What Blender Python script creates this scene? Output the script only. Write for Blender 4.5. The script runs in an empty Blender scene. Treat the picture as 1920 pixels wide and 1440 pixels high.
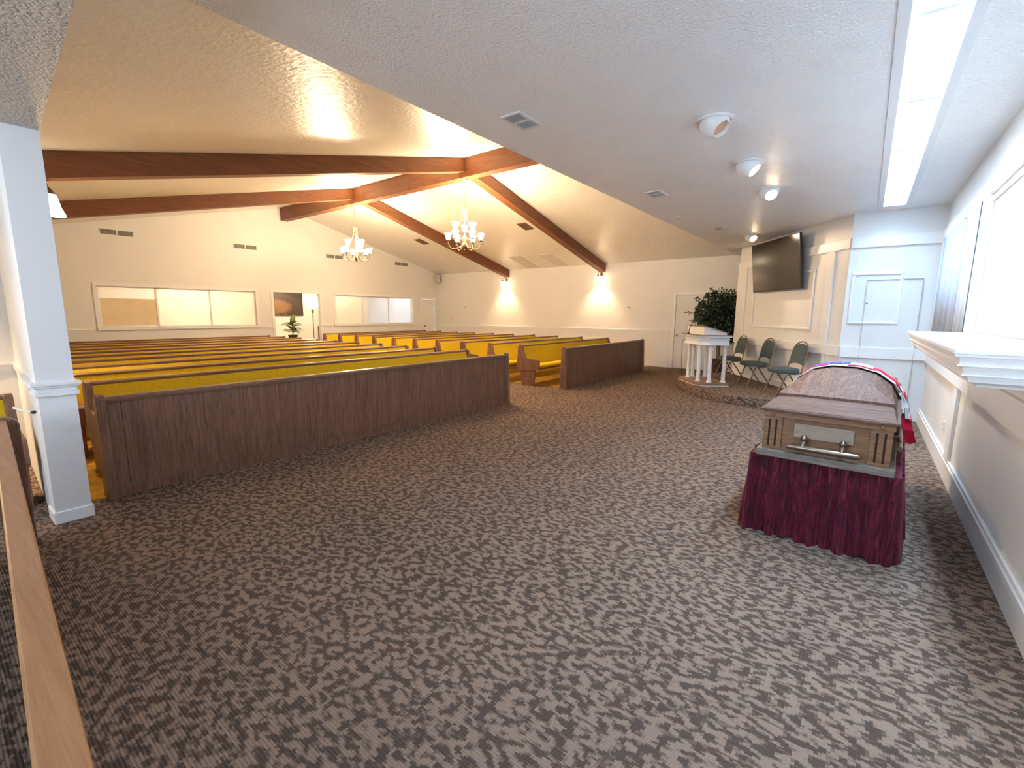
import bpy, bmesh, math, random
from mathutils import Vector, Matrix
random.seed(7)
PI = math.pi
scene = bpy.context.scene
COL = scene.collection

# ------------------------------------------------------------------ camera
YAW, PITCH, ROLL = 6.53732867e-01, 1.53385311e-01, -6.69962176e-03
fw = Vector((math.cos(YAW)*math.cos(PITCH), math.sin(YAW)*math.cos(PITCH), -math.sin(PITCH)))
rt = Vector((math.sin(YAW), -math.cos(YAW), 0.0))
dn = fw.cross(rt)
r2 = math.cos(ROLL)*rt + math.sin(ROLL)*dn
d2 = -math.sin(ROLL)*rt + math.cos(ROLL)*dn
cam_d = bpy.data.cameras.new('camera')
cam_d.sensor_fit = 'HORIZONTAL'; cam_d.sensor_width = 36.0
cam_d.lens = 36.0*858.611/1920.0
cam_d.clip_start = 0.02; cam_d.clip_end = 100
cam = bpy.data.objects.new('camera', cam_d); COL.objects.link(cam)
m = Matrix.Identity(4)
for i in range(3):
    m[i][0] = r2[i]; m[i][1] = -d2[i]; m[i][2] = -fw[i]
m[2][3] = 1.52
cam.matrix_world = m
scene.camera = cam

# ------------------------------------------------------------------ world, exposure
world = bpy.data.worlds.new('world'); scene.world = world
world.use_nodes = True
world.node_tree.nodes['Background'].inputs[0].default_value = (0.66, 0.80, 1.0, 1)
world.node_tree.nodes['Background'].inputs[1].default_value = 5.8
scene.view_settings.view_transform = 'Standard'
scene.view_settings.look = 'None'
scene.view_settings.gamma = 1.0
scene.view_settings.use_curve_mapping = False
scene.view_settings.exposure = 1.22
scene.cycles.max_bounces = 6
scene.cycles.diffuse_bounces = 5
scene.cycles.use_adaptive_sampling = True
scene.cycles.adaptive_threshold = 0.03
scene.cycles.sample_clamp_indirect = 8.0
scene.cycles.caustics_reflective = False
scene.cycles.caustics_refractive = False

# light levels, all in one place
STRIP = 4.5            # glow of the recessed fluorescent diffusers
TUBES = 10.0           # fluorescent tubes of each diffuser, shining down
CHAND = 178.0          # each chandelier, bulbs together
SCONCE = 60.0
SPOT = 62.0
WARM = (1.0, 0.725, 0.44)
COOL = (0.46, 0.715, 1.0)

# ------------------------------------------------------------------ materials
MATS = {}
def mat(name):
    mt = bpy.data.materials.new(name); mt.use_nodes = True
    MATS[name] = mt
    nt = mt.node_tree
    return mt, nt, nt.nodes['Principled BSDF']
def N(nt, typ, **kw):
    n = nt.nodes.new(typ)
    for k, v in kw.items(): setattr(n, k, v)
    return n
def coords(nt, scale=(1, 1, 1), rot=(0, 0, 0)):
    tc = N(nt, 'ShaderNodeTexCoord'); mp = N(nt, 'ShaderNodeMapping')
    mp.inputs['Scale'].default_value = scale; mp.inputs['Rotation'].default_value = rot
    nt.links.new(tc.outputs['Object'], mp.inputs['Vector'])
    return mp.outputs['Vector']
def noise(nt, vec, scale, detail=2.0, rough=0.5, dist=0.0):
    n = N(nt, 'ShaderNodeTexNoise'); n.inputs['Scale'].default_value = scale
    n.inputs['Detail'].default_value = detail; n.inputs['Roughness'].default_value = rough
    n.inputs['Distortion'].default_value = dist
    nt.links.new(vec, n.inputs['Vector']); return n.outputs['Fac']
def ramp(nt, fac, stops):
    r = N(nt, 'ShaderNodeValToRGB'); el = r.color_ramp.elements
    while len(el) < len(stops): el.new(0.5)
    for e, (p, c) in zip(el, stops):
        e.position = p; e.color = (c[0], c[1], c[2], 1)
    nt.links.new(fac, r.inputs['Fac']); return r.outputs['Color']
def bump(nt, bs, height, strength=0.3, dist=0.01):
    b = N(nt, 'ShaderNodeBump'); b.inputs['Strength'].default_value = strength
    b.inputs['Distance'].default_value = dist
    nt.links.new(height, b.inputs['Height']); nt.links.new(b.outputs['Normal'], bs.inputs['Normal'])
def plain(name, c, rough=0.5, metal=0.0, var=0.06, vscale=6.0, spec=0.5, bumps=None):
    mt, nt, bs = mat(name)
    v = coords(nt)
    f = noise(nt, v, vscale, 3)
    lo = [max(0, x*(1-var)) for x in c]; hi = [min(1, x*(1+var)) for x in c]
    nt.links.new(ramp(nt, f, [(0.3, lo), (0.7, hi)]), bs.inputs['Base Color'])
    bs.inputs['Roughness'].default_value = rough; bs.inputs['Metallic'].default_value = metal
    bs.inputs['Specular IOR Level'].default_value = spec
    if bumps:
        bump(nt, bs, noise(nt, v, bumps[0], 3), bumps[1], bumps[2])
    return mt
def emis(name, c, strength, base=(0.9, 0.9, 0.9)):
    mt, nt, bs = mat(name)
    bs.inputs['Base Color'].default_value = (*base, 1)
    bs.inputs['Emission Color'].default_value = (*c, 1)
    bs.inputs['Emission Strength'].default_value = strength
    return mt
def wood(name, lo, hi, scale=(22, 22, 1.6), rough=0.42, fine=70.0, spec=0.4, ring=2.0):
    mt, nt, bs = mat(name)
    v = coords(nt, scale)
    f1 = noise(nt, v, 1.0, 4, 0.55, ring)
    v2 = coords(nt, tuple(s*3.2 for s in scale))
    f2 = noise(nt, v2, 2.4, 3, 0.6)
    mx = N(nt, 'ShaderNodeMath', operation='MULTIPLY_ADD')
    mx.inputs[1].default_value = 0.45
    nt.links.new(f2, mx.inputs[0])
    md = N(nt, 'ShaderNodeMath', operation='MULTIPLY'); md.inputs[1].default_value = 0.6
    nt.links.new(f1, md.inputs[0]); nt.links.new(md.outputs[0], mx.inputs[2])
    mid = [(a+b)/2 for a, b in zip(lo, hi)]
    nt.links.new(ramp(nt, mx.outputs[0], [(0.36, lo), (0.5, mid), (0.66, hi)]), bs.inputs['Base Color'])
    bs.inputs['Roughness'].default_value = rough
    bs.inputs['Specular IOR Level'].default_value = spec
    bump(nt, bs, mx.outputs[0], 0.12, 0.004)
    return mt

plain('wall_paint', (0.745, 0.74, 0.72), 0.55, var=0.015, vscale=2.0, bumps=(90, 0.10, 0.004))
plain('white_trim', (0.80, 0.798, 0.79), 0.38, var=0.01)
plain('ceiling_paint', (0.90, 0.895, 0.885), 0.36, var=0.02, vscale=3, bumps=(62, 0.85, 0.012))
plain('vault_paint', (0.85, 0.83, 0.79), 0.34, var=0.02, vscale=3, bumps=(20, 0.38, 0.016))
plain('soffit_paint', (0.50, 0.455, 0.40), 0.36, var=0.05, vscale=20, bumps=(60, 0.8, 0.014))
wood('pew_oak', (0.102, 0.045, 0.026), (0.275, 0.142, 0.086), (26, 26, 1.3))
wood('pew_cap', (0.13, 0.065, 0.040), (0.25, 0.145, 0.095), (1.3, 30, 30), rough=0.3)
wood('rail_oak', (0.215, 0.092, 0.036), (0.33, 0.155, 0.064), (26, 1.2, 26), rough=0.35, ring=2.6)
wood('beam_wood', (0.135, 0.045, 0.017), (0.235, 0.090, 0.035), (1.0, 24, 24), rough=0.5)
wood('ridge_wood', (0.135, 0.045, 0.017), (0.235, 0.090, 0.035), (24, 1.0, 24), rough=0.5)
wood('casket_wood', (0.058, 0.026, 0.018), (0.200, 0.104, 0.074), (2.2, 38, 38), rough=0.62, ring=1.2, spec=0.22)
wood('casket_cross', (0.045, 0.021, 0.015), (0.200, 0.108, 0.080), (48, 2.4, 48), rough=0.66, ring=1.0, spec=0.2)
wood('casket_side', (0.125, 0.053, 0.022), (0.275, 0.138, 0.062), (30, 2.0, 30), rough=0.42)
wood('plaque_wood', (0.21, 0.150, 0.100), (0.33, 0.25, 0.18), (20, 2.0, 20), rough=0.4)
wood('grey_plank', (0.105, 0.082, 0.064), (0.25, 0.205, 0.168), (26, 2.4, 26), rough=0.5)
wood('lectern_oak', (0.19, 0.10, 0.05), (0.34, 0.205, 0.115), (2.0, 26, 26), rough=0.4)
plain('gold_fabric', (0.70, 0.475, 0.022), 0.85, var=0.10, vscale=40, spec=0.15, bumps=(220, 0.25, 0.003))
plain('gold_carpet', (0.36, 0.20, 0.03), 0.95, var=0.30, vscale=9, spec=0.05, bumps=(60, 0.7, 0.02))
plain('green_fabric', (0.092, 0.116, 0.114), 0.9, var=0.25, vscale=60, spec=0.15, bumps=(260, 0.3, 0.003))
plain('bronze_frame', (0.17, 0.125, 0.085), 0.35, 0.75, var=0.1)
plain('brass', (0.55, 0.40, 0.18), 0.25, 0.9, var=0.05)
plain('pewter', (0.24, 0.175, 0.125), 0.32, 0.9, var=0.08)
plain('antique_iron', (0.15, 0.10, 0.055), 0.45, 0.4, var=0.1)
plain('tv_screen', (0.012, 0.010, 0.010), 0.16, var=0.02)
plain('black_plastic', (0.014, 0.014, 0.015), 0.4)
plain('grey_plastic', (0.34, 0.32, 0.29), 0.5)
plain('vent_dark', (0.10, 0.10, 0.10), 0.7)
plain('vent_grey', (0.46, 0.455, 0.44), 0.45)
plain('vent_brown', (0.17, 0.095, 0.055), 0.6)
plain('vent_white', (0.76, 0.74, 0.70), 0.5)
plain('pot_wicker', (0.085, 0.045, 0.028), 0.7, var=0.3, vscale=40, bumps=(90, 0.6, 0.01))
plain('soil', (0.03, 0.02, 0.015), 0.95)
plain('trunk_bark', (0.13, 0.08, 0.05), 0.9, var=0.2, vscale=20)
plain('ficus_leaf', (0.022, 0.042, 0.024), 0.45, var=0.45, vscale=14)
plain('flag_red', (0.62, 0.012, 0.045), 0.7, var=0.08, spec=0.2)
plain('flag_white', (0.85, 0.85, 0.86), 0.7, var=0.03, spec=0.2)
plain('flag_blue', (0.055, 0.06, 0.27), 0.7, var=0.08, spec=0.2)
mt, nt, bs = mat('curtain_cloth')  # pale and dark stripes painted in for the shading of the pleats
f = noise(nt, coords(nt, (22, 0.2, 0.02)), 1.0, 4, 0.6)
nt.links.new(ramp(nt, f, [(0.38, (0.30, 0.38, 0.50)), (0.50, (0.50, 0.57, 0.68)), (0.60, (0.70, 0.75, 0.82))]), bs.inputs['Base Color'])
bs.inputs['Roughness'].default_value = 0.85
plain('outlet_ivory', (0.62, 0.58, 0.50), 0.4)
plain('tan_paper', (0.78, 0.65, 0.44), 0.8, var=0.05)
plain('gap_dark', (0.040, 0.020, 0.012), 0.9, spec=0.1)

# brown patterned carpet: blocky dark dashes on taupe, ribs running front to back
mt, nt, bs = mat('brown_carpet')
tc = N(nt, 'ShaderNodeTexCoord')
snap = N(nt, 'ShaderNodeVectorMath', operation='SNAP'); snap.inputs[1].default_value = (0.0075, 0.012, 0.0075)
nt.links.new(tc.outputs['Object'], snap.inputs[0])
mp = N(nt, 'ShaderNodeMapping'); mp.inputs['Scale'].default_value = (33.0, 20.0, 33.0); mp.inputs['Rotation'].default_value = (0, 0, 0.0)
nt.links.new(snap.outputs[0], mp.inputs['Vector'])
f1 = noise(nt, mp.outputs['Vector'], 1.0, 1.2, 0.6, 0.35)
patt = ramp(nt, f1, [(0.45, (0.092, 0.065, 0.051)), (0.55, (0.268, 0.188, 0.142))])
fine = noise(nt, tc.outputs['Object'], 420.0, 1.0)
big = noise(nt, tc.outputs['Object'], 1.3, 2.0)
mul = N(nt, 'ShaderNodeMix', data_type='RGBA', blend_type='MULTIPLY'); mul.inputs[0].default_value = 1.0
nt.links.new(patt, mul.inputs[6])
nt.links.new(ramp(nt, fine, [(0.3, (0.72, 0.72, 0.72)), (0.7, (1.22, 1.22, 1.22))]), mul.inputs[7])
mul2 = N(nt, 'ShaderNodeMix', data_type='RGBA', blend_type='MULTIPLY'); mul2.inputs[0].default_value = 1.0
nt.links.new(mul.outputs[2], mul2.inputs[6])
nt.links.new(ramp(nt, big, [(0.3, (0.92, 0.92, 0.92)), (0.7, (1.06, 1.05, 1.03))]), mul2.inputs[7])
nt.links.new(mul2.outputs[2], bs.inputs['Base Color'])
bs.inputs['Roughness'].default_value = 0.95; bs.inputs['Specular IOR Level'].default_value = 0.08
wv = N(nt, 'ShaderNodeTexWave', bands_direction='X'); wv.inputs['Scale'].default_value = 26.0
nt.links.new(tc.outputs['Object'], wv.inputs['Vector'])
bump(nt, bs, wv.outputs['Fac'], 0.35, 0.004)

# crushed velvet
mt, nt, bs = mat('velvet')
v = coords(nt, (7, 7, 1.3))
f = noise(nt, v, 6.0, 5, 0.65, 1.0)
nt.links.new(ramp(nt, f, [(0.36, (0.018, 0.001, 0.005)), (0.55, (0.090, 0.004, 0.015)), (0.70, (0.22, 0.026, 0.050))]), bs.inputs['Base Color'])
bs.inputs['Roughness'].default_value = 0.55
bs.inputs['Sheen Weight'].default_value = 0.35; bs.inputs['Sheen Tint'].default_value = (0.8, 0.2, 0.3, 1)
bs.inputs['Specular IOR Level'].default_value = 0.25
bump(nt, bs, f, 0.6, 0.01)

# frosted pane: lit from the room behind, soft reflection in front
mt, nt, bs = mat('frosted_glass')
out = nt.nodes['Material Output']; nt.nodes.remove(bs)
tr = N(nt, 'ShaderNodeBsdfTranslucent'); tr.inputs[0].default_value = (0.92, 0.92, 0.92, 1)
df = N(nt, 'ShaderNodeBsdfDiffuse'); df.inputs[0].default_value = (0.75, 0.74, 0.70, 1)
gl = N(nt, 'ShaderNodeBsdfGlossy'); gl.inputs['Roughness'].default_value = 0.12
m1 = N(nt, 'ShaderNodeMixShader'); m1.inputs[0].default_value = 0.38
m2 = N(nt, 'ShaderNodeMixShader'); m2.inputs[0].default_value = 0.07
cf = noise(nt, coords(nt), 1.2, 2)
nt.links.new(ramp(nt, cf, [(0.3, (0.68, 0.66, 0.60)), (0.7, (0.80, 0.79, 0.76))]), df.inputs[0])
nt.links.new(tr.outputs[0], m1.inputs[1]); nt.links.new(df.outputs[0], m1.inputs[2])
nt.links.new(m1.outputs[0], m2.inputs[1]); nt.links.new(gl.outputs[0], m2.inputs[2])
nt.links.new(m2.outputs[0], out.inputs['Surface'])

# dark canvas print with a warm shape at its left side
mt, nt, bs = mat('canvas_print')
tc = N(nt, 'ShaderNodeTexCoord')
mp = N(nt, 'ShaderNodeMapping'); mp.inputs['Location'].default_value = (0.55, 0, 0.12); mp.inputs['Scale'].default_value = (1.5, 1, 2.6); mp.inputs['Rotation'].default_value = (0, 0.35, 0)
nt.links.new(tc.outputs['Object'], mp.inputs['Vector'])
ln = N(nt, 'ShaderNodeVectorMath', operation='LENGTH'); nt.links.new(mp.outputs['Vector'], ln.inputs[0])
nz = noise(nt, tc.outputs['Object'], 6.5, 5, 0.65, 2.0)
sub = N(nt, 'ShaderNodeMath', operation='MULTIPLY_ADD'); sub.inputs[1].default_value = -1.15
nt.links.new(nz, sub.inputs[0]); nt.links.new(ln.outputs['Value'], sub.inputs[2])
nt.links.new(ramp(nt, sub.outputs[0], [(0.0, (0.19, 0.085, 0.022)), (0.05, (0.085, 0.035, 0.012)), (0.10, (0.17, 0.072, 0.020)), (0.15, (0.035, 0.016, 0.010)), (0.6, (0.050, 0.028, 0.022)), (0.9, (0.020, 0.012, 0.011))]), bs.inputs['Base Color'])
bs.inputs['Roughness'].default_value = 0.5

# variegated leaf
mt, nt, bs = mat('variegated_leaf')
tc = N(nt, 'ShaderNodeTexCoord')
sep = N(nt, 'ShaderNodeSeparateXYZ'); nt.links.new(tc.outputs['Generated'], sep.inputs[0])
ab = N(nt, 'ShaderNodeMath', operation='SUBTRACT'); ab.inputs[1].default_value = 0.5
nt.links.new(sep.outputs['X'], ab.inputs[0])
ab2 = N(nt, 'ShaderNodeMath', operation='ABSOLUTE'); nt.links.new(ab.outputs[0], ab2.inputs[0])
nt.links.new(ramp(nt, ab2.outputs[0], [(0.0, (0.42, 0.50, 0.13)), (0.22, (0.30, 0.42, 0.10)), (0.34, (0.045, 0.13, 0.03))]), bs.inputs['Base Color'])
bs.inputs['Roughness'].default_value = 0.4

emis('lamp_tube_diffuser', COOL, STRIP)
emis('chandelier_glass', (1.0, 0.78, 0.48), 13.0)
emis('sconce_glass', (1.0, 0.78, 0.50), 9.0)
emis('bulb_warm', (1.0, 0.72, 0.42), 18.0)
emis('bulb_cool', (0.72, 0.88, 1.0), 9.0)
emis('bulb_dim', (1.0, 0.55, 0.28), 0.06, (0.40, 0.24, 0.15))
emis('foyer_panel', (0.75, 0.87, 1.0), 34.0)  # glow of the lamp added behind the right window
emis('shade_glow', (1.0, 0.80, 0.52), 8.0)

# ------------------------------------------------------------------ mesh builder
class MB:
    def __init__(s): s.v = []; s.f = []; s.mi = []
    def add(s, vs, fs, mi=0):
        o = len(s.v); s.v += [tuple(p) for p in vs]
        for f in fs: s.f.append(tuple(i+o for i in f)); s.mi.append(mi)
        return s
    def box(s, x0, x1, y0, y1, z0, z1, mi=0):
        vs = [(x, y, z) for x in (x0, x1) for y in (y0, y1) for z in (z0, z1)]
        return s.add(vs, [(0, 1, 3, 2), (4, 6, 7, 5), (0, 4, 5, 1), (2, 3, 7, 6), (0, 2, 6, 4), (1, 5, 7, 3)], mi)
    def prism(s, poly, axis, a, b, mi=0):
        """poly: 2-D points; axis: extrusion axis. x -> (y,z), y -> (x,z), z -> (x,y)"""
        def P(p, t):
            return {'x': (t, p[0], p[1]), 'y': (p[0], t, p[1]), 'z': (p[0], p[1], t)}[axis]
        n = len(poly)
        vs = [P(p, a) for p in poly]+[P(p, b) for p in poly]
        fs = [tuple(range(n))[::-1], tuple(range(n, 2*n))]+[(i, (i+1) % n, n+(i+1) % n, n+i) for i in range(n)]
        return s.add(vs, fs, mi)
    def lathe(s, prof, c=(0, 0, 0), seg=16, mi=0, M=None):
        vs = []; fs = []; n = len(prof)
        for k in range(seg):
            a = 2*PI*k/seg
            for r, z in prof:
                p = Vector((r*math.cos(a), r*math.sin(a), z))
                if M: p = M @ p
                vs.append((p.x+c[0], p.y+c[1], p.z+c[2]))
        for k in range(seg):
            k2 = (k+1) % seg
            for j in range(n-1):
                fs.append((k*n+j, k2*n+j, k2*n+j+1, k*n+j+1))
        return s.add(vs, fs, mi)
    def tube(s, pts, r, seg=8, mi=0, closed=False):
        pts = [Vector(p) for p in pts]; n = len(pts); vs = []; fs = []
        rr = r if isinstance(r, (list, tuple)) else [r]*n
        up = None
        for i, p in enumerate(pts):
            a = pts[(i-1) % n] if (closed or i > 0) else p
            b = pts[(i+1) % n] if (closed or i < n-1) else p
            t = (b-a).normalized()
            if up is None:
                up = Vector((0, 0, 1)) if abs(t.z) < 0.9 else Vector((1, 0, 0))
            u = (up - t*up.dot(t))
            if u.length < 1e-5: u = t.orthogonal()
            u.normalize(); w = t.cross(u); up = u
            for k in range(seg):
                an = 2*PI*k/seg
                q = p + (u*math.cos(an)+w*math.sin(an))*rr[i]
                vs.append(tuple(q))
        m_ = n if closed else n-1
        for i in range(m_):
            i2 = (i+1) % n
            for k in range(seg):
                k2 = (k+1) % seg
                fs.append((i*seg+k, i*seg+k2, i2*seg+k2, i2*seg+k))
        if not closed:
            fs.append(tuple(range(seg))[::-1]); fs.append(tuple((n-1)*seg+k for k in range(seg)))
        return s.add(vs, fs, mi)
    def build(s, name, material, parent=None, smooth=False, bevel=0.0, loc=None, rz=0.0):
        me = bpy.data.meshes.new(name); me.from_pydata(s.v, [], s.f)
        mats = material if isinstance(material, (list, tuple)) else [material]
        for q in mats: me.materials.append(MATS[q])
        for p, i in zip(me.polygons, s.mi): p.material_index = i
        bm = bmesh.new(); bm.from_mesh(me)
        bmesh.ops.recalc_face_normals(bm, faces=bm.faces); bm.to_mesh(me); bm.free()
        if smooth:
            for p in me.polygons: p.use_smooth = True
            me.set_sharp_from_angle(angle=0.8)
        o = bpy.data.objects.new(name, me); COL.objects.link(o)
        if parent: o.parent = parent
        if loc: o.location = loc
        o.rotation_euler.z = rz
        if bevel:
            b = o.modifiers.new('bevel', 'BEVEL'); b.width = bevel; b.segments = 2; b.limit_method = 'ANGLE'
        return o
def tag(o, label=None, cat=None, group=None, kind=None):
    if label: o['label'] = label
    if cat: o['category'] = cat
    if group: o['group'] = group
    if kind: o['kind'] = kind
    return o
def thing(name, label, cat, loc=(0, 0, 0), rz=0.0, group=None):
    o = bpy.data.objects.new(name, None); COL.objects.link(o)
    o.location = loc; o.rotation_euler = (0, 0, rz); o.empty_display_size = 0.1
    return tag(o, label, cat, group)
def struct(o): o['kind'] = 'structure'; return o
def dup(root, loc, rz, label=None):
    r = root.copy(); COL.objects.link(r); r.location = loc; r.rotation_euler = (0, 0, rz)
    if label: r['label'] = label
    for ch in list(root.children):
        c = ch.copy(); COL.objects.link(c); c.parent = r
        for g in list(ch.children):
            d = g.copy(); COL.objects.link(d); d.parent = c
    return r
def lamp(name, typ, loc, power, color, parent=None, **kw):
    l = bpy.data.lights.new(name, typ); l.energy = power; l.color = color
    for k, v in kw.items(): setattr(l, k, v)
    o = bpy.data.objects.new(name, l); COL.objects.link(o); o.location = loc
    if parent: o.parent = parent
    return o
def bez(p0, p1, p2, p3, n=10):
    out = []
    for i in range(n+1):
        t = i/n; a = (1-t)**3; b = 3*t*(1-t)**2; c = 3*t*t*(1-t); d = t**3
        out.append(tuple(a*w+b*x+c*y+d*z for w, x, y, z in zip(p0, p1, p2, p3)))
    return out

# ------------------------------------------------------------------ dimensions
CZ = 3.02            # flat ceiling over the front area
YE = 2.785           # where the flat ceiling ends
YB = 13.9            # back wall
XR = 13.19           # side wall with sconces
YM = -0.738          # mantel wall
RX, RZ, SL = 7.05, 4.53, 0.243   # ridge and slope of the vault
XW = 8.76            # white wall behind the casket
def vz(x): return RZ - SL*abs(x-RX)
TA = Vector((8.80, 0.284)); TE = Vector((0.8046, 0.5939)); TN = Vector((-0.5939, 0.8046))
TANG = math.atan2(TE.y, TE.x)
def uv(u, v): p = TA+TE*u+TN*v; return (p.x, p.y)

# ------------------------------------------------------------------ floors
struct(MB().box(-3.2, XR+0.1, YM-0.1, YB+0.1, -0.1, 0.0).build('floor', 'brown_carpet'))
gl_ = MB(); gl_.box(0.667, 6.12, 4.80, YB, 0.0, 0.006)
struct(gl_.build('floor_nave', 'gold_carpet'))
gr_ = MB(); gr_.box(8.0, XR, 4.95, YB, 0.0, 0.006)
struct(gr_.build('floor_nave_side', 'gold_carpet'))
struct(MB().box(1.0, XR+0.1, YB+0.1, 17.0, -0.1, 0.0).build('floor_foyer', 'gold_carpet'))

# ------------------------------------------------------------------ walls
def wall_y(name, y0, y1, x0, x1, z0, z1, holes, material='wall_paint'):
    """a wall slab normal to y with rectangular holes (x0,x1,z0,z1), sorted, not overlapping in x"""
    b = MB(); x = x0
    for (a, c, d, e) in holes:
        b.box(x, a, y0, y1, z0, z1)
        if d > z0: b.box(a, c, y0, y1, z0, d)
        if e < z1: b.box(a, c, y0, y1, e, z1)
        x = c
    b.box(x, x1, y0, y1, z0, z1)
    return struct(b.build(name, material))
W1 = (2.66, 6.08, 1.14, 2.08); DW = (6.58, 8.03, 0.0, 2.09); W2 = (8.58, 11.80, 1.13, 2.07); D2 = (12.33, 12.96, 0.0, 2.05)
wall_y('wall_back', YB, YB+0.12, 0.5, XR+0.1, 0, 2.9, [W1, DW, W2, D2])
gb = MB(); gb.prism([(0.5, 2.9), (XR+0.1, 2.9), (XR+0.1, vz(XR)+0.06), (RX, RZ+0.06), (0.5, vz(0.5)+0.06)], 'y', YB, YB+0.12)
struct(gb.build('wall_back_gable', 'wall_paint'))
struct(MB().box(XR, XR+0.12, YM-0.1, YB+0.1, 0, 3.2).build('wall_side', 'wall_paint'))
struct(MB().box(0.57, 0.667, 6.3, YB, 0, 3.1).build('wall_nave_left', 'wall_paint'))
struct(MB().prism([(0.475, 4.64), (0.667, 4.64), (0.667, 6.5), (0.57, 6.5)], 'z', 0, 3.1).build('wall_partition', 'wall_paint'))
struct(MB().box(-3.1, 0.58, 6.45, 6.57, 0, 3.1).build('wall_alcove', 'wall_paint'))
struct(MB().box(-1.3, -1.2, 4.3, 6.45, 0, CZ).build('wall_alcove_side', 'wall_paint'))  # unseen wall, added to keep window light off the alcove
b = MB()                                                        # wall behind the camera, with an opening added for cool fill light
WY0, WY1, WZ0, WZ1 = 0.50, 4.10, 0.85, 2.60
b.box(-3.2, -3.1, YM-0.1, WY0, 0, 3.2); b.box(-3.2, -3.1, WY1, 6.57, 0, 3.2); b.box(-3.2, -3.1, WY0, WY1, 0, WZ0); b.box(-3.2, -3.1, WY0, WY1, WZ1, 3.2)
struct(b.build('wall_left', 'wall_paint'))
w3 = MB()
for y in (WY0, (WY0+WY1)/2-0.025, WY1-0.05): w3.box(-3.19, -3.11, y, y+0.05, WZ0, WZ1)
w3.box(-3.19, -3.11, WY0, WY1, WZ0, WZ0+0.05); w3.box(-3.19, -3.11, WY0, WY1, WZ1-0.05, WZ1)
w3 = struct(w3.build('window_3', 'white_trim'))  # unseen window, added to cool the column and flat ceiling
pt = lamp('window_portal', 'AREA', (-3.15, (WY0+WY1)/2, (WZ0+WZ1)/2), 1.0, (1, 1, 1), shape='RECTANGLE', size=WZ1-WZ0, size_y=WY1-WY0)
pt.rotation_euler = (0, -PI/2, 0); pt.data.cycles.is_portal = True
struct(MB().box(-3.2, XR+0.1, YM-0.12, YM, 0, 3.2).build('wall_mantel', 'wall_paint'))
struct(MB().box(XW, XW+0.1, YM, 0.30, 0, CZ).build('wall_white', 'wall_paint'))
# angled wall carrying the screen
tw = MB(); q = [uv(-0.0, 0), uv(3.58, 0), uv(3.58, -0.12), uv(-0.06, -0.12)]
tw.prism(q, 'z', 0, CZ)
struct(tw.build('wall_angled', 'wall_paint'))
# gable over the edge of the flat ceiling
gg = MB(); gg.prism([(0.80, CZ+0.015), (XR, CZ+0.015), (XR, vz(XR)+0.05), (RX, RZ+0.05), (0.80, vz(0.80)+0.05)], 'y', YE-0.10, YE-0.001)
struct(gg.build('wall_front_gable', 'vault_paint'))
# rooms behind the back wall
struct(MB().box(1.0, XR+0.1, 16.9, 17.0, 0, 2.7).build('wall_foyer', 'wall_paint'))
struct(MB().box(1.0, 1.1, YB+0.1, 17.0, 0, 2.7).build('wall_foyer_left', 'wall_paint'))
struct(MB().box(XR, XR+0.1, YB+0.1, 17.0, 0, 2.7).build('wall_foyer_right', 'wall_paint'))
struct(MB().box(6.2, 6.3, YB+0.12, 16.9, 0, 2.7).build('wall_foyer_partition', 'wall_paint'))
struct(MB().box(9.80, 9.9, YB+0.12, 16.9, 0, 2.7).build('wall_foyer_divider', 'wall_paint'))  # added to keep the cool lamp's light out of the doorway
struct(MB().box(1.0, XR+0.1, YB+0.1, 17.0, 2.6, 2.7).build('ceiling_foyer', 'ceiling_paint'))

# ------------------------------------------------------------------ ceilings
LX0, LX1, LY0, LY1 = 0.81, 8.42, -0.30, 0.01     # recess of the light strip
lc = MB()
lc.box(-3.2, XR+0.05, LY1, YE, CZ, CZ+0.12)
lc.box(-3.2, XR+0.05, YM-0.1, LY0, CZ, CZ+0.12)
lc.box(-3.2, LX0, LY0, LY1, CZ, CZ+0.12)
lc.box(LX1, XR+0.05, LY0, LY1, CZ, CZ+0.12)
struct(lc.build('ceiling', 'ceiling_paint'))
struct(MB().box(-3.2, 0.5, YE, 6.57, CZ, CZ+0.12).build('ceiling_alcove', 'ceiling_paint'))
vc = MB(); vc.prism([(RX, RZ), (XR+0.1, vz(XR+0.1)), (XR+0.1, vz(XR+0.1)+0.1), (RX, RZ+0.1)], 'y', YE-0.1, YB+0.1)
struct(vc.build('ceiling_vault_right', 'vault_paint'))
vc = MB(); vc.prism([(RX, RZ), (0.45, vz(0.45)), (0.45, vz(0.45)+0.1), (RX, RZ+0.1)], 'y', YE-0.1, YB+0.1)
struct(vc.build('ceiling_vault_left', 'vault_paint'))

# beams (each one a member of the roof)
def xbeam(name, y, x0, x1):
    poly = [(x0, vz(x0)+0.02), (x1, vz(x1)+0.02), (x1, vz(x1)-0.255), (x0, vz(x0)-0.255)]
    return struct(MB().prism(poly, 'y', y-0.10, y+0.10).build(name, 'beam_wood'))
for yy in (6.615, 10.35):
    xbeam('ceiling_beam', yy, 0.667, RX-0.10)
    xbeam('ceiling_beam', yy, RX+0.10, XR)
rb = MB(); rb.box(RX-0.10, RX+0.10, YE, 8.19, 4.15, RZ+0.03); rb.box(RX-0.10, RX+0.10, 8.20, YB, 4.15, RZ+0.03)
struct(rb.build('ridge_beam', 'ridge_wood'))

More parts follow.
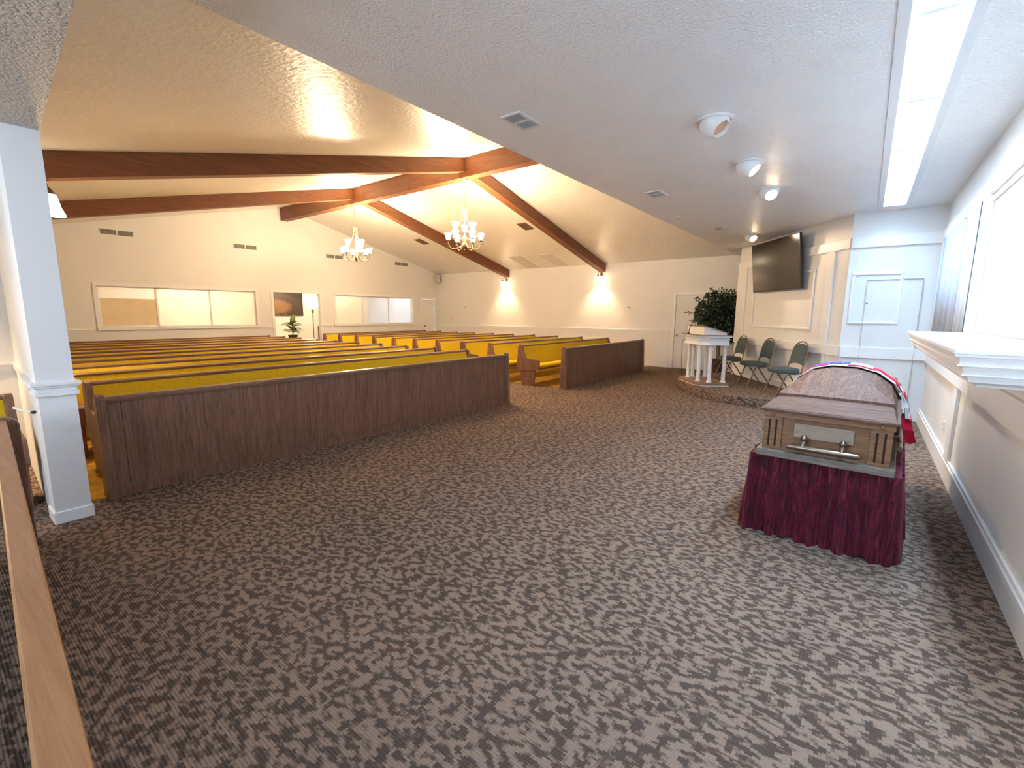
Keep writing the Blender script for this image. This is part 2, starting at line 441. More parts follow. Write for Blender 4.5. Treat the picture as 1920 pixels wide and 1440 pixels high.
# header over the left opening and its column
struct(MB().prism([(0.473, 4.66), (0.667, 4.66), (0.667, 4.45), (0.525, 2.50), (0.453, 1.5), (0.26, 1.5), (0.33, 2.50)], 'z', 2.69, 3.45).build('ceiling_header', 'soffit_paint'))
col = struct(MB().box(0.473, 0.667, 4.46, 4.66, 0, 2.69).build('column', 'wall_paint'))
cm = MB()
for z0, z1, o in ((0.925, 0.955, 0.018), (0.955, 0.985, 0.010), (0.985, 1.00, 0.022), (1.0, 1.022, 0.034)):
    cm.box(0.473-o, 0.667+o, 4.46-o, 4.66+o, z0, z1)
cm.build('collar_moulding', 'white_trim', col, bevel=0.004)
cb = MB(); cb.box(0.461, 0.679, 4.448, 4.672, 0, 0.09)
cb.build('base_moulding', 'white_trim', col, bevel=0.006)

# ------------------------------------------------------------------ trim
tn = [0]
def trim(b, material='white_trim', bevel=0.0):
    tn[0] += 1
    return struct(b.build('trim_%d' % tn[0], material, bevel=bevel))
# chair rails
def rail_y(x0, x1, y, z=1.075, s=-1):     # on a wall normal to y, sticking out towards s*y
    b = MB(); b.box(x0, x1, min(y, y+s*0.012), max(y, y+s*0.012), z-0.055, z); b.box(x0, x1, min(y, y+s*0.028), max(y, y+s*0.028), z, z+0.022)
    return trim(b)
for a, c in ((0.667, W1[0]-0.09), (W1[1]+0.09, DW[0]-0.08), (DW[1]+0.08, W2[0]-0.09), (W2[1]+0.09, D2[0]-0.07)):
    rail_y(a, c, YB)
b = MB()
for a, c in ((4.45, YB),):
    b.box(XR-0.012, XR, a, c, 0.985, 1.04); b.box(XR-0.03, XR, a, c, 1.04, 1.062)
trim(b)
b = MB(); b.box(XR-0.014, XR, 4.45, YB, 0, 0.10); struct(b.build('baseboard_side', 'white_trim'))
b = MB(); b.box(0.667, DW[0]-0.08, YB-0.014, YB, 0, 0.10); b.box(DW[1]+0.08, D2[0]-0.07, YB-0.014, YB, 0, 0.10); struct(b.build('baseboard_back', 'white_trim'))
rail_y(-3.1, 0.575, 6.45, 1.0)
b = MB(); b.box(-3.1, 0.565, 6.436, 6.45, 0, 0.1); struct(b.build('baseboard_alcove', 'white_trim'))
b = MB(); b.prism([(0.455, 4.67), (0.475, 4.67), (0.57, 6.45), (0.55, 6.45)], 'z', 0.975, 1.02); trim(b)
# casings of the openings of the back wall
def casing(x0, x1, z0, z1, y, w=0.07, sill=True):
    b = MB()
    b.box(x0-w, x0, y-0.018, y, z0-(w if sill else 0), z1+w); b.box(x1, x1+w, y-0.018, y, z0-(w if sill else 0), z1+w)
    b.box(x0, x1, y-0.018, y, z1, z1+w)
    if sill: b.box(x0-w, x1+w, y-0.035, y, z0-w, z0)
    return b
def window(n, W, m1, m2):
    w = struct(casing(*W, YB, 0.075).build('window_%d' % n, 'white_trim'))
    b = MB()
    x0, x1, z0, z1 = W
    for x in (x0+0.015, m1, m2, x1-0.015): b.box(x-0.018, x+0.018, YB+0.03, YB+0.075, z0, z1)
    b.box(x0, x1, YB+0.03, YB+0.075, z1-0.025, z1); b.box(x0, x1, YB+0.03, YB+0.075, z0, z0+0.02)
    b.build('window_frame', 'white_trim', w)
    for a, c in ((x0, m1), (m1, m2), (m2, x1)):
        MB().box(a+0.018, c-0.018, YB+0.05, YB+0.056, z0+0.02, z1-0.025).build('pane', 'frosted_glass', w)
    return w
w_ = window(1, W1, 3.765, 4.93)
MB().box(2.70, 3.735, YB+0.036, YB+0.046, 1.17, 1.80).build('shade', 'tan_paper', w_)
window(2, W2, 9.64, 10.74)
trim(casing(DW[0], DW[1], 0, DW[3], YB, 0.075, False))
# small door at the right end of the back wall, closed
d2_ = struct(MB().box(D2[0]+0.01, D2[1]-0.03, YB+0.02, YB+0.06, 0.01, D2[3]-0.01).build('door_2', 'white_trim'))
hb = MB()
for z in (0.25, 1.0, 1.75): hb.tube([(D2[1]-0.022, YB+0.012, z), (D2[1]-0.022, YB+0.012, z+0.1)], 0.011)
hb.build('hinge', 'pewter', d2_)
hb = MB(); hb.lathe([(0, -0.05), (0.02, -0.05), (0.03, -0.03), (0.02, -0.01), (0.012, 0), (0.012, 0.03)], (D2[0]+0.09, YB+0.0, 1.0), 10, M=Matrix.Rotation(-PI/2, 3, 'X'))
hb.build('door_knob', 'antique_iron', d2_, smooth=True)
trim(casing(D2[0], D2[1], 0, D2[3], YB, 0.06, False))
# door of the side wall
DY0, DY1, DH = 3.36, 4.29, 2.05
d1 = struct(MB().box(XR-0.022, XR, DY0, DY1, 0.01, DH).build('door_1', 'wall_paint', bevel=0.003))
hb = MB(); hb.lathe([(0, 0.075), (0.02, 0.075), (0.03, 0.055), (0.022, 0.03), (0.012, 0.02), (0.012, 0.005), (0.03, 0.0)], (XR-0.022, DY1-0.065, 0.93), 12, M=Matrix.Rotation(-PI/2, 3, 'Y'))
hb.build('door_knob', 'brass', d1, smooth=True)
b = MB(); b.box(XR-0.035, XR, DY1+0.01, DY1+0.085, 0, DH+0.085); b.box(XR-0.035, XR, DY0-0.085, DY0-0.01, 0, DH+0.085); b.box(XR-0.035, XR, DY0-0.01, DY1+0.01, DH+0.01, DH+0.085)
trim(b)

# ---- panelling of the white wall (x = XW, faces -x)
def wx(b, y0, y1, z0, z1, d): b.box(XW-d, XW, y0, y1, z0, z1)
b = MB(); wx(b, YM, 0.284, 2.515, 2.67, 0.030); trim(b, bevel=0.003)      # frieze
b = MB(); wx(b, YM, 0.284, 0.885, 1.045, 0.030); trim(b, bevel=0.003)     # band
b = MB(); wx(b, YM, 0.284, 0, 0.18, 0.025); struct(b.build('baseboard_white', 'white_trim'))
b = MB()                                                                   # square moulding
for (y0, y1, z0, z1) in ((-0.36, 0.24, 2.115, 2.155), (-0.36, 0.24, 1.395, 1.435), (0.20, 0.24, 1.435, 2.115), (-0.36, -0.32, 1.435, 2.115)): wx(b, y0, y1, z0, z1, 0.022)
trim(b, bevel=0.008)
# concealed door: thin joints around a flush leaf
d3 = struct(MB().box(XW-0.006, XW-0.0005, -0.575, 0.045, 0.02, 2.042).build('door_3', 'wall_paint'))
b = MB(); b.box(XW-0.0335, XW-0.0002, 0.045, 0.050, 0.02, 2.046); b.box(XW-0.0335, XW-0.0002, -0.580, -0.575, 0.02, 2.046); b.box(XW-0.024, XW-0.0002, -0.580, 0.050, 2.042, 2.046)
b.build('door_joint', 'vent_grey', d3)
b = MB(); b.lathe([(0, 0.012), (0.012, 0.010), (0.014, 0)], (XW-0.006, 0.028, 1.70), 10, M=Matrix.Rotation(-PI/2, 3, 'Y'))
b.build('door_pull', 'pewter', d3, smooth=True)

# ---- panelling of the angled wall, local frame: x along the wall, y out of it
def tw_trim(boxes, bevel=0.003, material='white_trim'):
    b = MB()
    for (u0, u1, z0, z1, d) in boxes: b.box(u0, u1, 0, d, z0, z1)
    tn[0] += 1
    o = b.build('trim_%d' % tn[0], material, bevel=bevel, loc=(TA.x, TA.y, 0), rz=TANG)
    return struct(o)
tw_trim([(0.012, 3.58, 2.525, 2.67, 0.03)])
tw_trim([(0.012, 3.58, 0.89, 1.045, 0.03)])
tw_trim([(0.012, 3.58, 0.15, 0.27, 0.022)])
tw_trim([(0.33, 0.50, 1.045, 2.525, 0.028)]); tw_trim([(3.17, 3.58, 1.045, 2.525, 0.028)])
tw_trim([(0.33, 0.42, 0.27, 0.89, 0.022)])
tw_trim([(0.79, 2.84, 2.25, 2.30, 0.026), (0.79, 2.84, 1.265, 1.31, 0.026), (0.79, 0.835, 1.31, 2.25, 0.026), (2.795, 2.84, 1.31, 2.25, 0.026)], 0.009)

# ---- panelling of the mantel wall (faces +y)
def wm(b, x0, x1, z0, z1, d): b.box(x0, x1, YM, YM+d, z0, z1)
b = MB(); wm(b, -3.0, XW-0.03, 0, 0.165, 0.030); struct(b.build('baseboard_mantel', 'white_trim'))
b = MB(); wm(b, -3.0, 5.70, 0.165, 0.195, 0.020); wm(b, 5.92, XW-0.03, 0.165, 0.195, 0.020); trim(b, bevel=0.006)
b = MB(); wm(b, -3.0, XW-0.03, 0.875, 1.06, 0.030); trim(b, bevel=0.003)
b = MB(); wm(b, 5.70, 5.92, 0.165, 0.875, 0.026); trim(b, bevel=0.003)
b = MB(); wm(b, 2.2, 2.42, 0.165, 0.875, 0.026); trim(b, bevel=0.003)
b = MB(); wm(b, -3.0, XW-0.03, 2.53, 2.67, 0.028); trim(b, bevel=0.003)
b = MB(); wm(b, 8.42, XW-0.03, 1.06, 2.53, 0.026); trim(b, bevel=0.003)
b = MB(); wm(b, 5.62, 5.90, 1.06, 2.53, 0.026); trim(b, bevel=0.003)
b = MB()   # framed panel over the mantel
for (x0, x1, z0, z1) in ((2.6, 5.56, 2.455, 2.49), (2.6, 5.56, 1.40, 1.435), (5.525, 5.56, 1.435, 2.455), (2.6, 2.635, 1.435, 2.455)): wm(b, x0, x1, z0, z1, 0.022)
trim(b, bevel=0.008)
# outlet low on the mantel wall
o_ = thing('wall_outlet', 'ivory electrical outlet low on the white wall under the mantel', 'outlet', (6.35, YM, 0.40))
MB().box(-0.036, 0.036, 0.0, 0.007, -0.057, 0.057).build('cover_plate', 'white_trim', o_, bevel=0.002)
b = MB(); b.box(-0.017, 0.017, 0.007, 0.010, 0.010, 0.040); b.box(-0.017, 0.017, 0.007, 0.010, -0.040, -0.010); b.build('socket', 'outlet_ivory', o_)

# ------------------------------------------------------------------ platform
pf = MB(); poly = []
for u, v_ in ((0.02, 0.0), (0.06, 0.55), (0.20, 0.95), (0.42, 1.25), (0.72, 1.47), (1.10, 1.62), (1.6, 1.69), (2.1, 1.70), (2.6, 1.62), (3.1, 1.42), (3.45, 1.10), (3.62, 0.6), (3.62, 0.0)):
    poly.append(uv(u, v_))
# round the outline
def cr(pts, n=4):
    out = []
    for i in range(1, len(pts)-2):
        p0, p1, p2, p3 = [Vector(q) for q in pts[i-1:i+3]]
        for k in range(n):
            t = k/n
            out.append(tuple(0.5*((2*p1)+(-p0+p2)*t+(2*p0-5*p1+4*p2-p3)*t*t+(-p0+3*p1-3*p2+p3)*t**3)))
    return [pts[0]]+out+[pts[-2], pts[-1]]
pf.prism(cr(poly), 'z', 0.0, 0.15)
struct(pf.build('floor_platform', 'brown_carpet', bevel=0.012))

# ------------------------------------------------------------------ pews
def pew(name, x0, x1):
    """local frame: x along the bench from 0 to L, seat faces -y, top of the back at y=0"""
    L = x1-x0
    t = thing(name, 'gold upholstered pew', 'pew', (x0, 0, 0))
    prof = [(0.035, 0.30), (0.045, 0.45), (0.010, 0.835), (-0.012, 0.858), (-0.060, 0.862), (-0.085, 0.845), (-0.150, 0.640), (-0.175, 0.605), (-0.220, 0.588), (-0.500, 0.565), (-0.520, 0.545), (-0.520, 0.370), (-0.500, 0.352), (-0.10, 0.300)]
    foot = [(-0.02, 0.30), (-0.43, 0.345), (-0.39, 0.0), (-0.10, 0.0)]
    for xx in (0.0, L-0.055):
        e = MB().prism(prof, 'x', xx, xx+0.055).build('end_panel', 'pew_oak', t, bevel=0.006)
        MB().prism(foot, 'x', xx+0.006, xx+0.049).build('foot', 'pew_oak', e, bevel=0.004)
    back = [(-0.020, 0.815), (-0.058, 0.815), (-0.150, 0.440), (-0.100, 0.420)]
    MB().prism(back, 'x', 0.055, L-0.055).build('backrest', 'gold_fabric', t)
    bp = [(0.012, 0.825), (-0.022, 0.825), (-0.105, 0.30), (-0.075, 0.30)]
    MB().prism(bp, 'x', 0.055, L-0.055).build('back_panel', 'pew_oak', t)
    cap = [(0.016, 0.822), (-0.058, 0.814), (-0.064, 0.838), (-0.052, 0.850), (-0.004, 0.853), (0.014, 0.842)]
    MB().prism(cap, 'x', 0.055, L-0.055).build('cap_rail', 'pew_cap', t)
    seat = [(-0.11, 0.365), (-0.11, 0.425), (-0.20, 0.440), (-0.44, 0.452), (-0.475, 0.445), (-0.495, 0.420), (-0.490, 0.385), (-0.46, 0.365)]
    MB().prism(seat, 'x', 0.055, L-0.055).build('seat_cushion', 'gold_fabric', t)
    MB().prism([(-0.10, 0.335), (-0.10, 0.365), (-0.47, 0.365), (-0.47, 0.345)], 'x', 0.055, L-0.055).build('seat_board', 'pew_oak', t)
    return t
ORD = ['first', 'second', 'third', 'fourth', 'fifth', 'sixth', 'seventh', 'eighth', 'ninth', 'tenth']
Y0P, DYP = 5.83, 0.85
pl_ = pew('pew', 0.92, 6.20); pr_ = pew('pew', 7.83, 12.02)
for i in range(10):
    for root, x, side, grp in ((pl_, 0.92, 'left block', 'pews of the left block'), (pr_, 7.83, 'right block', 'pews of the right block')):
        lab = 'wooden pew with gold upholstery, %s row from the front in the %s' % (ORD[i], side)
        o = root if i == 0 else dup(root, (x, Y0P+DYP*i, 0), 0, lab)
        o.location = (x, Y0P+DYP*i, 0); o['label'] = lab; o['group'] = grp

def front_panel(name, L, label):
    """modesty panel, local x along it, shown face towards -y"""
    t = thing(name, label, 'pew panel')
    prof = [(0.06, 0.0), (0.03, 0.82), (0.01, 0.850), (-0.03, 0.862), (-0.055, 0.850), (-0.065, 0.82), (-0.10, 0.0)]
    for xx in (0.0, L-0.06):
        MB().prism(prof, 'x', xx, xx+0.06).build('end_post', 'pew_oak', t, bevel=0.008)
    e = MB().box(0.06, L-0.06, -0.035, -0.010, 0.05, 0.80).build('board', 'pew_oak', t)
    b = MB(); b.box(0.155, 0.158, -0.0365, -0.034, 0.09, 0.80); b.build('groove', 'gap_dark', e)
    MB().prism([(0.018, 0.800), (-0.052, 0.795), (-0.056, 0.820), (-0.046, 0.836), (0.008, 0.840), (0.018, 0.828)], 'x', 0.06, L-0.06).build('cap_rail', 'pew_cap', t)
    b = MB(); b.box(0.06, L-0.06, -0.052, -0.005, 0.0, 0.085); b.box(0.06, L-0.06, -0.060, -0.005, 0.085, 0.097)
    b.build('base_shoe', 'pew_oak', t)
    return t
t = front_panel('pew_front_panel', 5.27, 'long dark oak panel in front of the left pews beside the white column'); t.location = (0.81, 4.79, 0)
t = front_panel('pew_front_panel', 4.12, 'shorter dark oak panel in front of the right pews near the sconce wall'); t.location = (7.90, 4.78, 0)

# pews at the left edge of the frame
t = thing('pew_front_panel', 'oak pew panel with light cap rail running along the left edge of the photo', 'pew panel', (0.0, 0.0, 0), 0)
A0 = Vector((0.061-0.0607*1.6, -0.72)); A1 = Vector((0.262, 4.20))
dr = (A1-A0).normalized(); nr = Vector((dr.y, -dr.x))
def qp(s, o): p = A0+dr*s+nr*o; return (p.x, p.y)
LL = (A1-A0).length
def strip(s0, s1, o0, o1, z0, z1): return MB().prism([qp(s0, o0), qp(s1, o0), qp(s1, o1), qp(s0, o1)], 'z', z0, z1)
strip(0, LL, -0.031, 0.031, 0.812, 0.840).build('cap_rail', 'rail_oak', t, bevel=0.006)
strip(0, LL, -0.012, 0.016, 0.0, 0.812).build('board', 'pew_oak', t)
e = strip(LL, LL+0.06, -0.06, 0.085, 0.0, 0.80)
e.build('end_post', 'pew_oak', t, bevel=0.008)
pp = [qp(LL, 0)]
b = MB(); n_ = 8
ring = []
for k in range(n_+1):
    a = PI*k/n_; ring.append((0.0125+0.0725*math.cos(a), 0.80+0.055*math.sin(a)))
vs = []; 
for s_ in (LL, LL+0.06):
    for o_, z_ in ring: p = qp(s_, o_); vs.append((p[0], p[1], z_))
nn = len(ring)
b.add(vs, [tuple(range(nn)), tuple(range(nn, 2*nn))[::-1]]+[(i, i+1, nn+i+1, nn+i) for i in range(nn-1)]+[(0, nn, 2*nn-1, nn-1)])
b.build('post_top', 'pew_oak', t)
ap = pew('pew', -1.1, 0.43)
ap.location = (-1.1, 5.42, 0)
ap['label'] = 'gold upholstered pew in the dim alcove left of the white column'
bp_ = pew('pew', 0.0, 3.9)  # out of view, added to block window light behind the panel
bp_.location = (-0.80, 0.05, 0); bp_.rotation_euler = (0, 0, PI/2-0.06)
bp_['label'] = 'gold upholstered pew hidden behind the oak panel at the left edge'
c_ = thing('barrier_cord', 'thin white cord tied between the alcove pew and the white column', 'cord', (0, 0, 0))
MB().tube([(0.395, 4.97, 0.80), (0.42, 4.82, 0.795), (0.452, 4.66, 0.80)], 0.009).build('cord', 'white_trim', c_)
MB().lathe([(0, -0.014), (0.014, -0.008), (0.016, 0), (0.014, 0.008), (0, 0.014)], (0.460, 4.645, 0.80), 10).build('hook', 'black_plastic', c_, smooth=True)

# ------------------------------------------------------------------ chandeliers
def chandelier(loc, label):
    t = thing('chandelier', label, 'chandelier', loc, 0.2, 'chandeliers')      # loc is the canopy on the ridge beam
    MB().lathe([(0, -0.045), (0.02, -0.045), (0.045, -0.03), (0.085, -0.012), (0.09, 0.0)], seg=20).build('canopy', 'antique_iron', t, smooth=True)
    ch = MB(); z = -0.04
    k = 0
    while z > -0.50:
        pts = []
        for i in range(10):
            a = 2*PI*i/10
            if k % 2: pts.append((0.010*math.cos(a), 0, z-0.018+0.020*math.sin(a)))
            else: pts.append((0, 0.010*math.cos(a), z-0.018+0.020*math.sin(a)))
        ch.tube(pts, 0.0035, 5, closed=True); z -= 0.033; k += 1
    ch.build('chain', 'antique_iron', t)
    st = MB(); st.lathe([(0, -0.50), (0.018, -0.51), (0.010, -0.54), (0.024, -0.57), (0.010, -0.60), (0.009, -1.06), (0.02, -1.08), (0.035, -1.12), (0.045, -1.16), (0.03, -1.20), (0.045, -1.24), (0.05, -1.28), (0.03, -1.32), (0.012, -1.35), (0.020, -1.37), (0, -1.39)], seg=14)
    st.build('stem', 'antique_iron', t, smooth=True)
    for i in range(4):      # scrolls round the stem
        a = PI/2*i; c, s = math.cos(a), math.sin(a); pts = []
        for r, z in ((0.012, -0.54), (0.05, -0.535), (0.075, -0.56), (0.055, -0.585), (0.04, -0.62), (0.075, -0.66), (0.07, -0.70), (0.045, -0.70)): pts.append((r*c, r*s, z))
        MB().tube(pts, 0.0055, 6).build('scroll', 'antique_iron', t, smooth=True)
    for i in range(3):      # rods to the upper tier
        a = 2*PI*i/3+0.5; c, s = math.cos(a), math.sin(a)
        MB().tube(bez((0.05*c, 0.05*s, -0.69), (0.06*c, 0.06*s, -0.85), (0.16*c, 0.16*s, -0.82), (0.17*c, 0.17*s, -1.10), 8), 0.005, 6).build('rod', 'antique_iron', t, smooth=True)
    def arm(a, r, z, z0, big):
        c, s = math.cos(a), math.sin(a)
        pts = bez((0.03*c, 0.03*s, z0), (r*0.55*c, r*0.55*s, z0-0.16*big), (r*1.0*c, r*1.0*s, z0-0.14*big), (r*c, r*s, z), 10)
        ar = MB().tube(pts, 0.0075, 6).build('arm', 'antique_iron', t, smooth=True)
        MB().tube([(r*c, r*s, z), ((r+0.04)*c, (r+0.04)*s, z-0.02), ((r+0.055)*c, (r+0.055)*s, z-0.06), ((r+0.02)*c, (r+0.02)*s, z-0.075), ((r+0.005)*c, (r+0.005)*s, z-0.05)], 0.005, 6).build('curl', 'antique_iron', ar, smooth=True)
        MB().lathe([(0, -0.012), (0.03, -0.008), (0.042, 0.004), (0.03, 0.012), (0, 0.012)], (r*c, r*s, z), 12).build('cup', 'antique_iron', ar, smooth=True)
        sh = MB().lathe([(0.0, 0.012), (0.036, 0.014), (0.046, 0.05), (0.056, 0.10), (0.074, 0.140), (0.068, 0.140), (0.050, 0.10), (0.040, 0.05), (0.0, 0.022)], (r*c, r*s, z), 16)
        sh.build('glass_shade', 'chandelier_glass', t, smooth=True)
    for i in range(6): arm(2*PI*i/6, 0.33, -1.18, -1.24, 1.0)
    for i in range(3): arm(2*PI*i/3+0.5, 0.20, -0.99, -1.10, 0.7)
    for i in range(3):
        a = 2*PI*i/3+0.5+PI/3
        lamp('chandelier_bulb', 'POINT', (0.20*math.cos(a), 0.20*math.sin(a), -0.80), CHAND/3, WARM, t, shadow_soft_size=0.07)
    return t
chandelier((7.05, 6.64, 4.15), 'nearer scrolled chandelier with nine glowing glass shades under the ridge beam')
chandelier((7.05, 10.375, 4.15), 'farther scrolled chandelier with nine glowing glass shades under the ridge beam')

# ------------------------------------------------------------------ sconces
def sconce(loc, rz, label, power=SCONCE):
    """local: wall at x=0, arm goes +x"""
    t = thing('wall_sconce', label, 'wall lamp', loc, rz, 'wall sconces')
    MB().lathe([(0, 0.022), (0.03, 0.02), (0.055, 0.010), (0.06, 0)], (0, 0, 0.0), 16, M=Matrix.Rotation(PI/2, 3, 'Y')).build('back_plate', 'antique_iron', t, smooth=True)
    MB().tube(bez((0.02, 0, 0.0), (0.12, 0, 0.07), (0.24, 0, 0.10), (0.25, 0, -0.03), 10), 0.008, 6).build('arm', 'antique_iron', t, smooth=True)
    MB().lathe([(0.0, -0.02), (0.015, -0.02), (0.03, -0.045), (0.045, -0.07), (0.0, -0.068)], (0.25, 0, 0), 14).build('socket_cap', 'antique_iron', t, smooth=True)
    MB().lathe([(0.040, -0.066), (0.052, -0.10), (0.062, -0.16), (0.088, -0.225), (0.084, -0.226), (0.058, -0.16), (0.047, -0.10), (0.036, -0.070)], (0.25, 0, 0), 18).build('glass_shade', 'sconce_glass', t, smooth=True)
    lamp('sconce_bulb', 'POINT', (0.25, 0, -0.125), power, (1.0, 0.70, 0.40), t, shadow_soft_size=0.03)
    return t
sconce((XR, 6.64, 2.72), PI, 'wall sconce under the nearer beam end on the right side wall')
sconce((XR, 10.375, 2.70), PI, 'wall sconce under the farther beam end on the right side wall')
sconce((0.667, 6.615, 2.755), 0, 'bell shaped wall sconce glowing right beside the white column').scale = (1.3, 1.3, 1.3)

sconce((-0.45, 6.45, 2.30), -PI/2, 'wall sconce on the alcove wall beyond the left edge of the photo', 120.0)  # lamp added out of view for warm light in the alcove

# ------------------------------------------------------------------ recessed fluorescent strip
t = thing('recessed_ceiling_light', 'long recessed fluorescent light strip of white diffusers by the mantel wall', 'ceiling light', (0, 0, CZ))
dv = [0.85, 2.10, 3.352, 4.60, 5.85, 7.10, 8.38]
b = MB(); z0, z1 = -0.012, 0.005
b.box(LX0-0.02, LX1+0.02, LY1-0.035, LY1+0.02, z0, 0.0); b.box(LX0-0.02, LX1+0.02, LY0-0.02, LY0+0.035, z0, 0.0)
b.box(LX0-0.02, LX0+0.04, LY0+0.035, LY1-0.035, z0, 0); b.box(LX1-0.04, LX1+0.02, LY0+0.035, LY1-0.035, z0, 0)
b.box(LX0, LX1, LY1-0.036, LY1-0.030, 0.0, 0.10); b.box(LX0, LX1, LY0+0.030, LY0+0.036, 0.0, 0.10)
b.box(LX1-0.044, LX1-0.036, LY0+0.036, LY1-0.036, 0.0, 0.10); b.box(LX0+0.036, LX0+0.044, LY0+0.036, LY1-0.036, 0.0, 0.10)
b.build('frame', 'white_trim', t)
for i in range(6):
    MB().box(dv[i]+0.018, dv[i+1]-0.018, LY0+0.036, LY1-0.036, 0.085, 0.091).build('diffuser', 'lamp_tube_diffuser', t)
    l = lamp('fluorescent_tubes', 'AREA', ((dv[i]+dv[i+1])/2, (LY0+LY1)/2, 0.082), TUBES, COOL, t, shape='RECTANGLE', size=1.19, size_y=0.22)
    l.data.spread = 2.2
for x in dv[1:-1]:
    MB().box(x-0.018, x+0.018, LY0+0.036, LY1-0.036, 0.030, 0.09).build('divider', 'white_trim', t)
MB().box(LX0, LX1, LY0, LY1, 0.095, 0.118).build('housing', 'white_trim', t)

# ------------------------------------------------------------------ eyeball spotlights
def eyeball(x, y, aim, bulb, label, power, color):
    t = thing('eyeball_spotlight', label, 'ceiling light', (x, y, CZ), aim, 'eyeball ceiling spotlights')
    MB().lathe([(0.138, 0.0), (0.138, -0.008), (0.118, -0.014), (0.112, 0.0)], seg=28).build('trim_ring', 'white_trim', t, smooth=True)
    R_ = Matrix.Rotation(-0.80, 3, 'Y')       # tipped towards +x (local)
    pr = []
    for k in range(11):
        a = PI*0.5 - k*(PI*0.80)/10
        pr.append((0.112*math.cos(a), 0.112*math.sin(a)))
    pr += [(0.062, -0.070), (0.060, -0.02), (0.0, 0.0)]
    MB().lathe(pr, (0, 0, -0.022), 28, M=R_).build('eyeball', 'white_trim', t, smooth=True)
    MB().lathe([(0, -0.066), (0.03, -0.064), (0.056, -0.055), (0.060, -0.03)], (0, 0, -0.022), 20, M=R_).build('bulb', bulb, t, smooth=True)
    if power:
        d = R_ @ Vector((0, 0, -0.125))
        l = lamp('spot_bulb', 'SPOT', (d.x, d.y, -0.022+d.z), power, color, t, spot_size=1.7, spot_blend=0.6, shadow_soft_size=0.05)
        l.rotation_euler = (0, -0.80, 0)
    return t
AIM = math.atan2(-0.80, 0.60)
eyeball(4.007, 1.095, -1.9, 'bulb_dim', 'unlit eyeball spotlight closest in the flat ceiling, warm inside its rim', 0, None)
eyeball(5.279, 1.093, -1.6, 'bulb_cool', 'eyeball spotlight shining pale blue, second from the camera', SPOT*0.4, (0.78, 0.9, 1.0))
eyeball(6.509, 1.093, -2.5, 'bulb_warm', 'eyeball spotlight shining bright warm white, third from the camera', SPOT, (1.0, 0.72, 0.46))
eyeball(9.897, 1.893, -2.3, 'bulb_warm', 'small warm eyeball spotlight nearest the wall screen, farthest of the row', SPOT*0.45, (1.0, 0.72, 0.46))

# ------------------------------------------------------------------ vents
def vent(name, loc, rot, w, h, label, frame, slat, n, halves=1, group=None, deep='vent_dark', cat='vent', kd=0.35):
    """local: x width, y height, faces -z"""
    t = thing(name, label, cat, loc, 0, group); t.rotation_euler = rot
    b = MB(); f = 0.022
    b.box(-w/2, w/2, -h/2, -h/2+f, -0.010, 0); b.box(-w/2, w/2, h/2-f, h/2, -0.010, 0)
    xs = [-w/2, w/2-f] + [-f/2]*(halves == 2)
    for x in xs: b.box(x, x+f, -h/2+f, h/2-f, -0.010, 0)
    b.build('frame', frame, t)
    MB().box(-w/2+f, w/2-f, -h/2+f, h/2-f, -0.002, 0).build('duct', deep, t)
    s = MB()
    for k in range(n):
        y = -h/2+f+(h-2*f)*(k+0.5)/n; d = (h-2*f)/n*kd
        s.add([(-w/2+f, y-d, -0.003), (w/2-f, y-d, -0.003), (w/2-f, y+d, -0.009), (-w/2+f, y+d, -0.009)], [(0, 1, 2, 3)])
    s.build('louvres', slat, t)
    return t
vent('ceiling_vent', (3.12, 2.315, CZ), (0, 0, 0), 0.31, 0.19, 'grey louvred vent in the flat ceiling, largest and closest', 'vent_white', 'vent_grey', 7, 2, 'flat ceiling vents', kd=0.17)
vent('ceiling_vent', (5.91, 2.26, CZ), (0, 0, 0), 0.31, 0.20, 'grey louvred vent in the flat ceiling, middle of three', 'vent_white', 'vent_grey', 7, 2, 'flat ceiling vents', kd=0.17)
vent('ceiling_vent', (8.86, 2.22, CZ), (0, 0, 0), 0.30, 0.17, 'grey louvred vent in the flat ceiling near the screen, smallest', 'vent_white', 'vent_grey', 7, 2, 'flat ceiling vents', kd=0.17)
SA = math.atan(SL)
def onslope(x, y): return (x, y, vz(x)-0.001)
vent('ceiling_vent', onslope(10.14, 7.36), (0, SA, 0), 0.42, 0.29, 'square brown vent on the sloped ceiling right of the nearer chandelier', 'vent_brown', 'vent_brown', 6, 1, 'brown slope vents', 'vent_brown')
vent('ceiling_vent', onslope(10.23, 11.5), (0, SA, 0), 0.42, 0.29, 'square brown vent on the sloped ceiling between the two chandeliers', 'vent_brown', 'vent_brown', 6, 1, 'brown slope vents', 'vent_brown')
vent('return_air_grille', onslope(12.55, 9.17), (0, SA, 0), 1.12, 0.47, 'long white return grille on the slope, farther of the pair', 'vent_white', 'vent_white', 12, 2, 'return grilles on the slope', 'vent_grey', kd=0.38)
vent('return_air_grille', onslope(12.55, 8.02), (0, SA, 0), 1.05, 0.44, 'long white return grille on the slope, nearer to the closest sconce', 'vent_white', 'vent_white', 12, 2, 'return grilles on the slope', 'vent_grey', kd=0.38)
for x, lab in ((3.14, 'dark grille high on the back wall, leftmost of four'), (5.91, 'dark grille high on the back wall, second from the left'), (8.63, 'dark grille high on the back wall just left of the farther chandelier'), (11.35, 'dark grille high on the back wall, rightmost near the corner')):
    vent('wall_vent', (x, YB, 3.29), (PI/2+PI, 0, 0), 0.64, 0.155, lab, 'vent_white', 'vent_grey', 6, 2, 'grilles of the back wall', 'vent_dark', kd=0.2)
t = thing('sprinkler_head', 'tiny white sprinkler head in the flat ceiling between two vents', 'sprinkler', (7.45, 2.48, CZ))
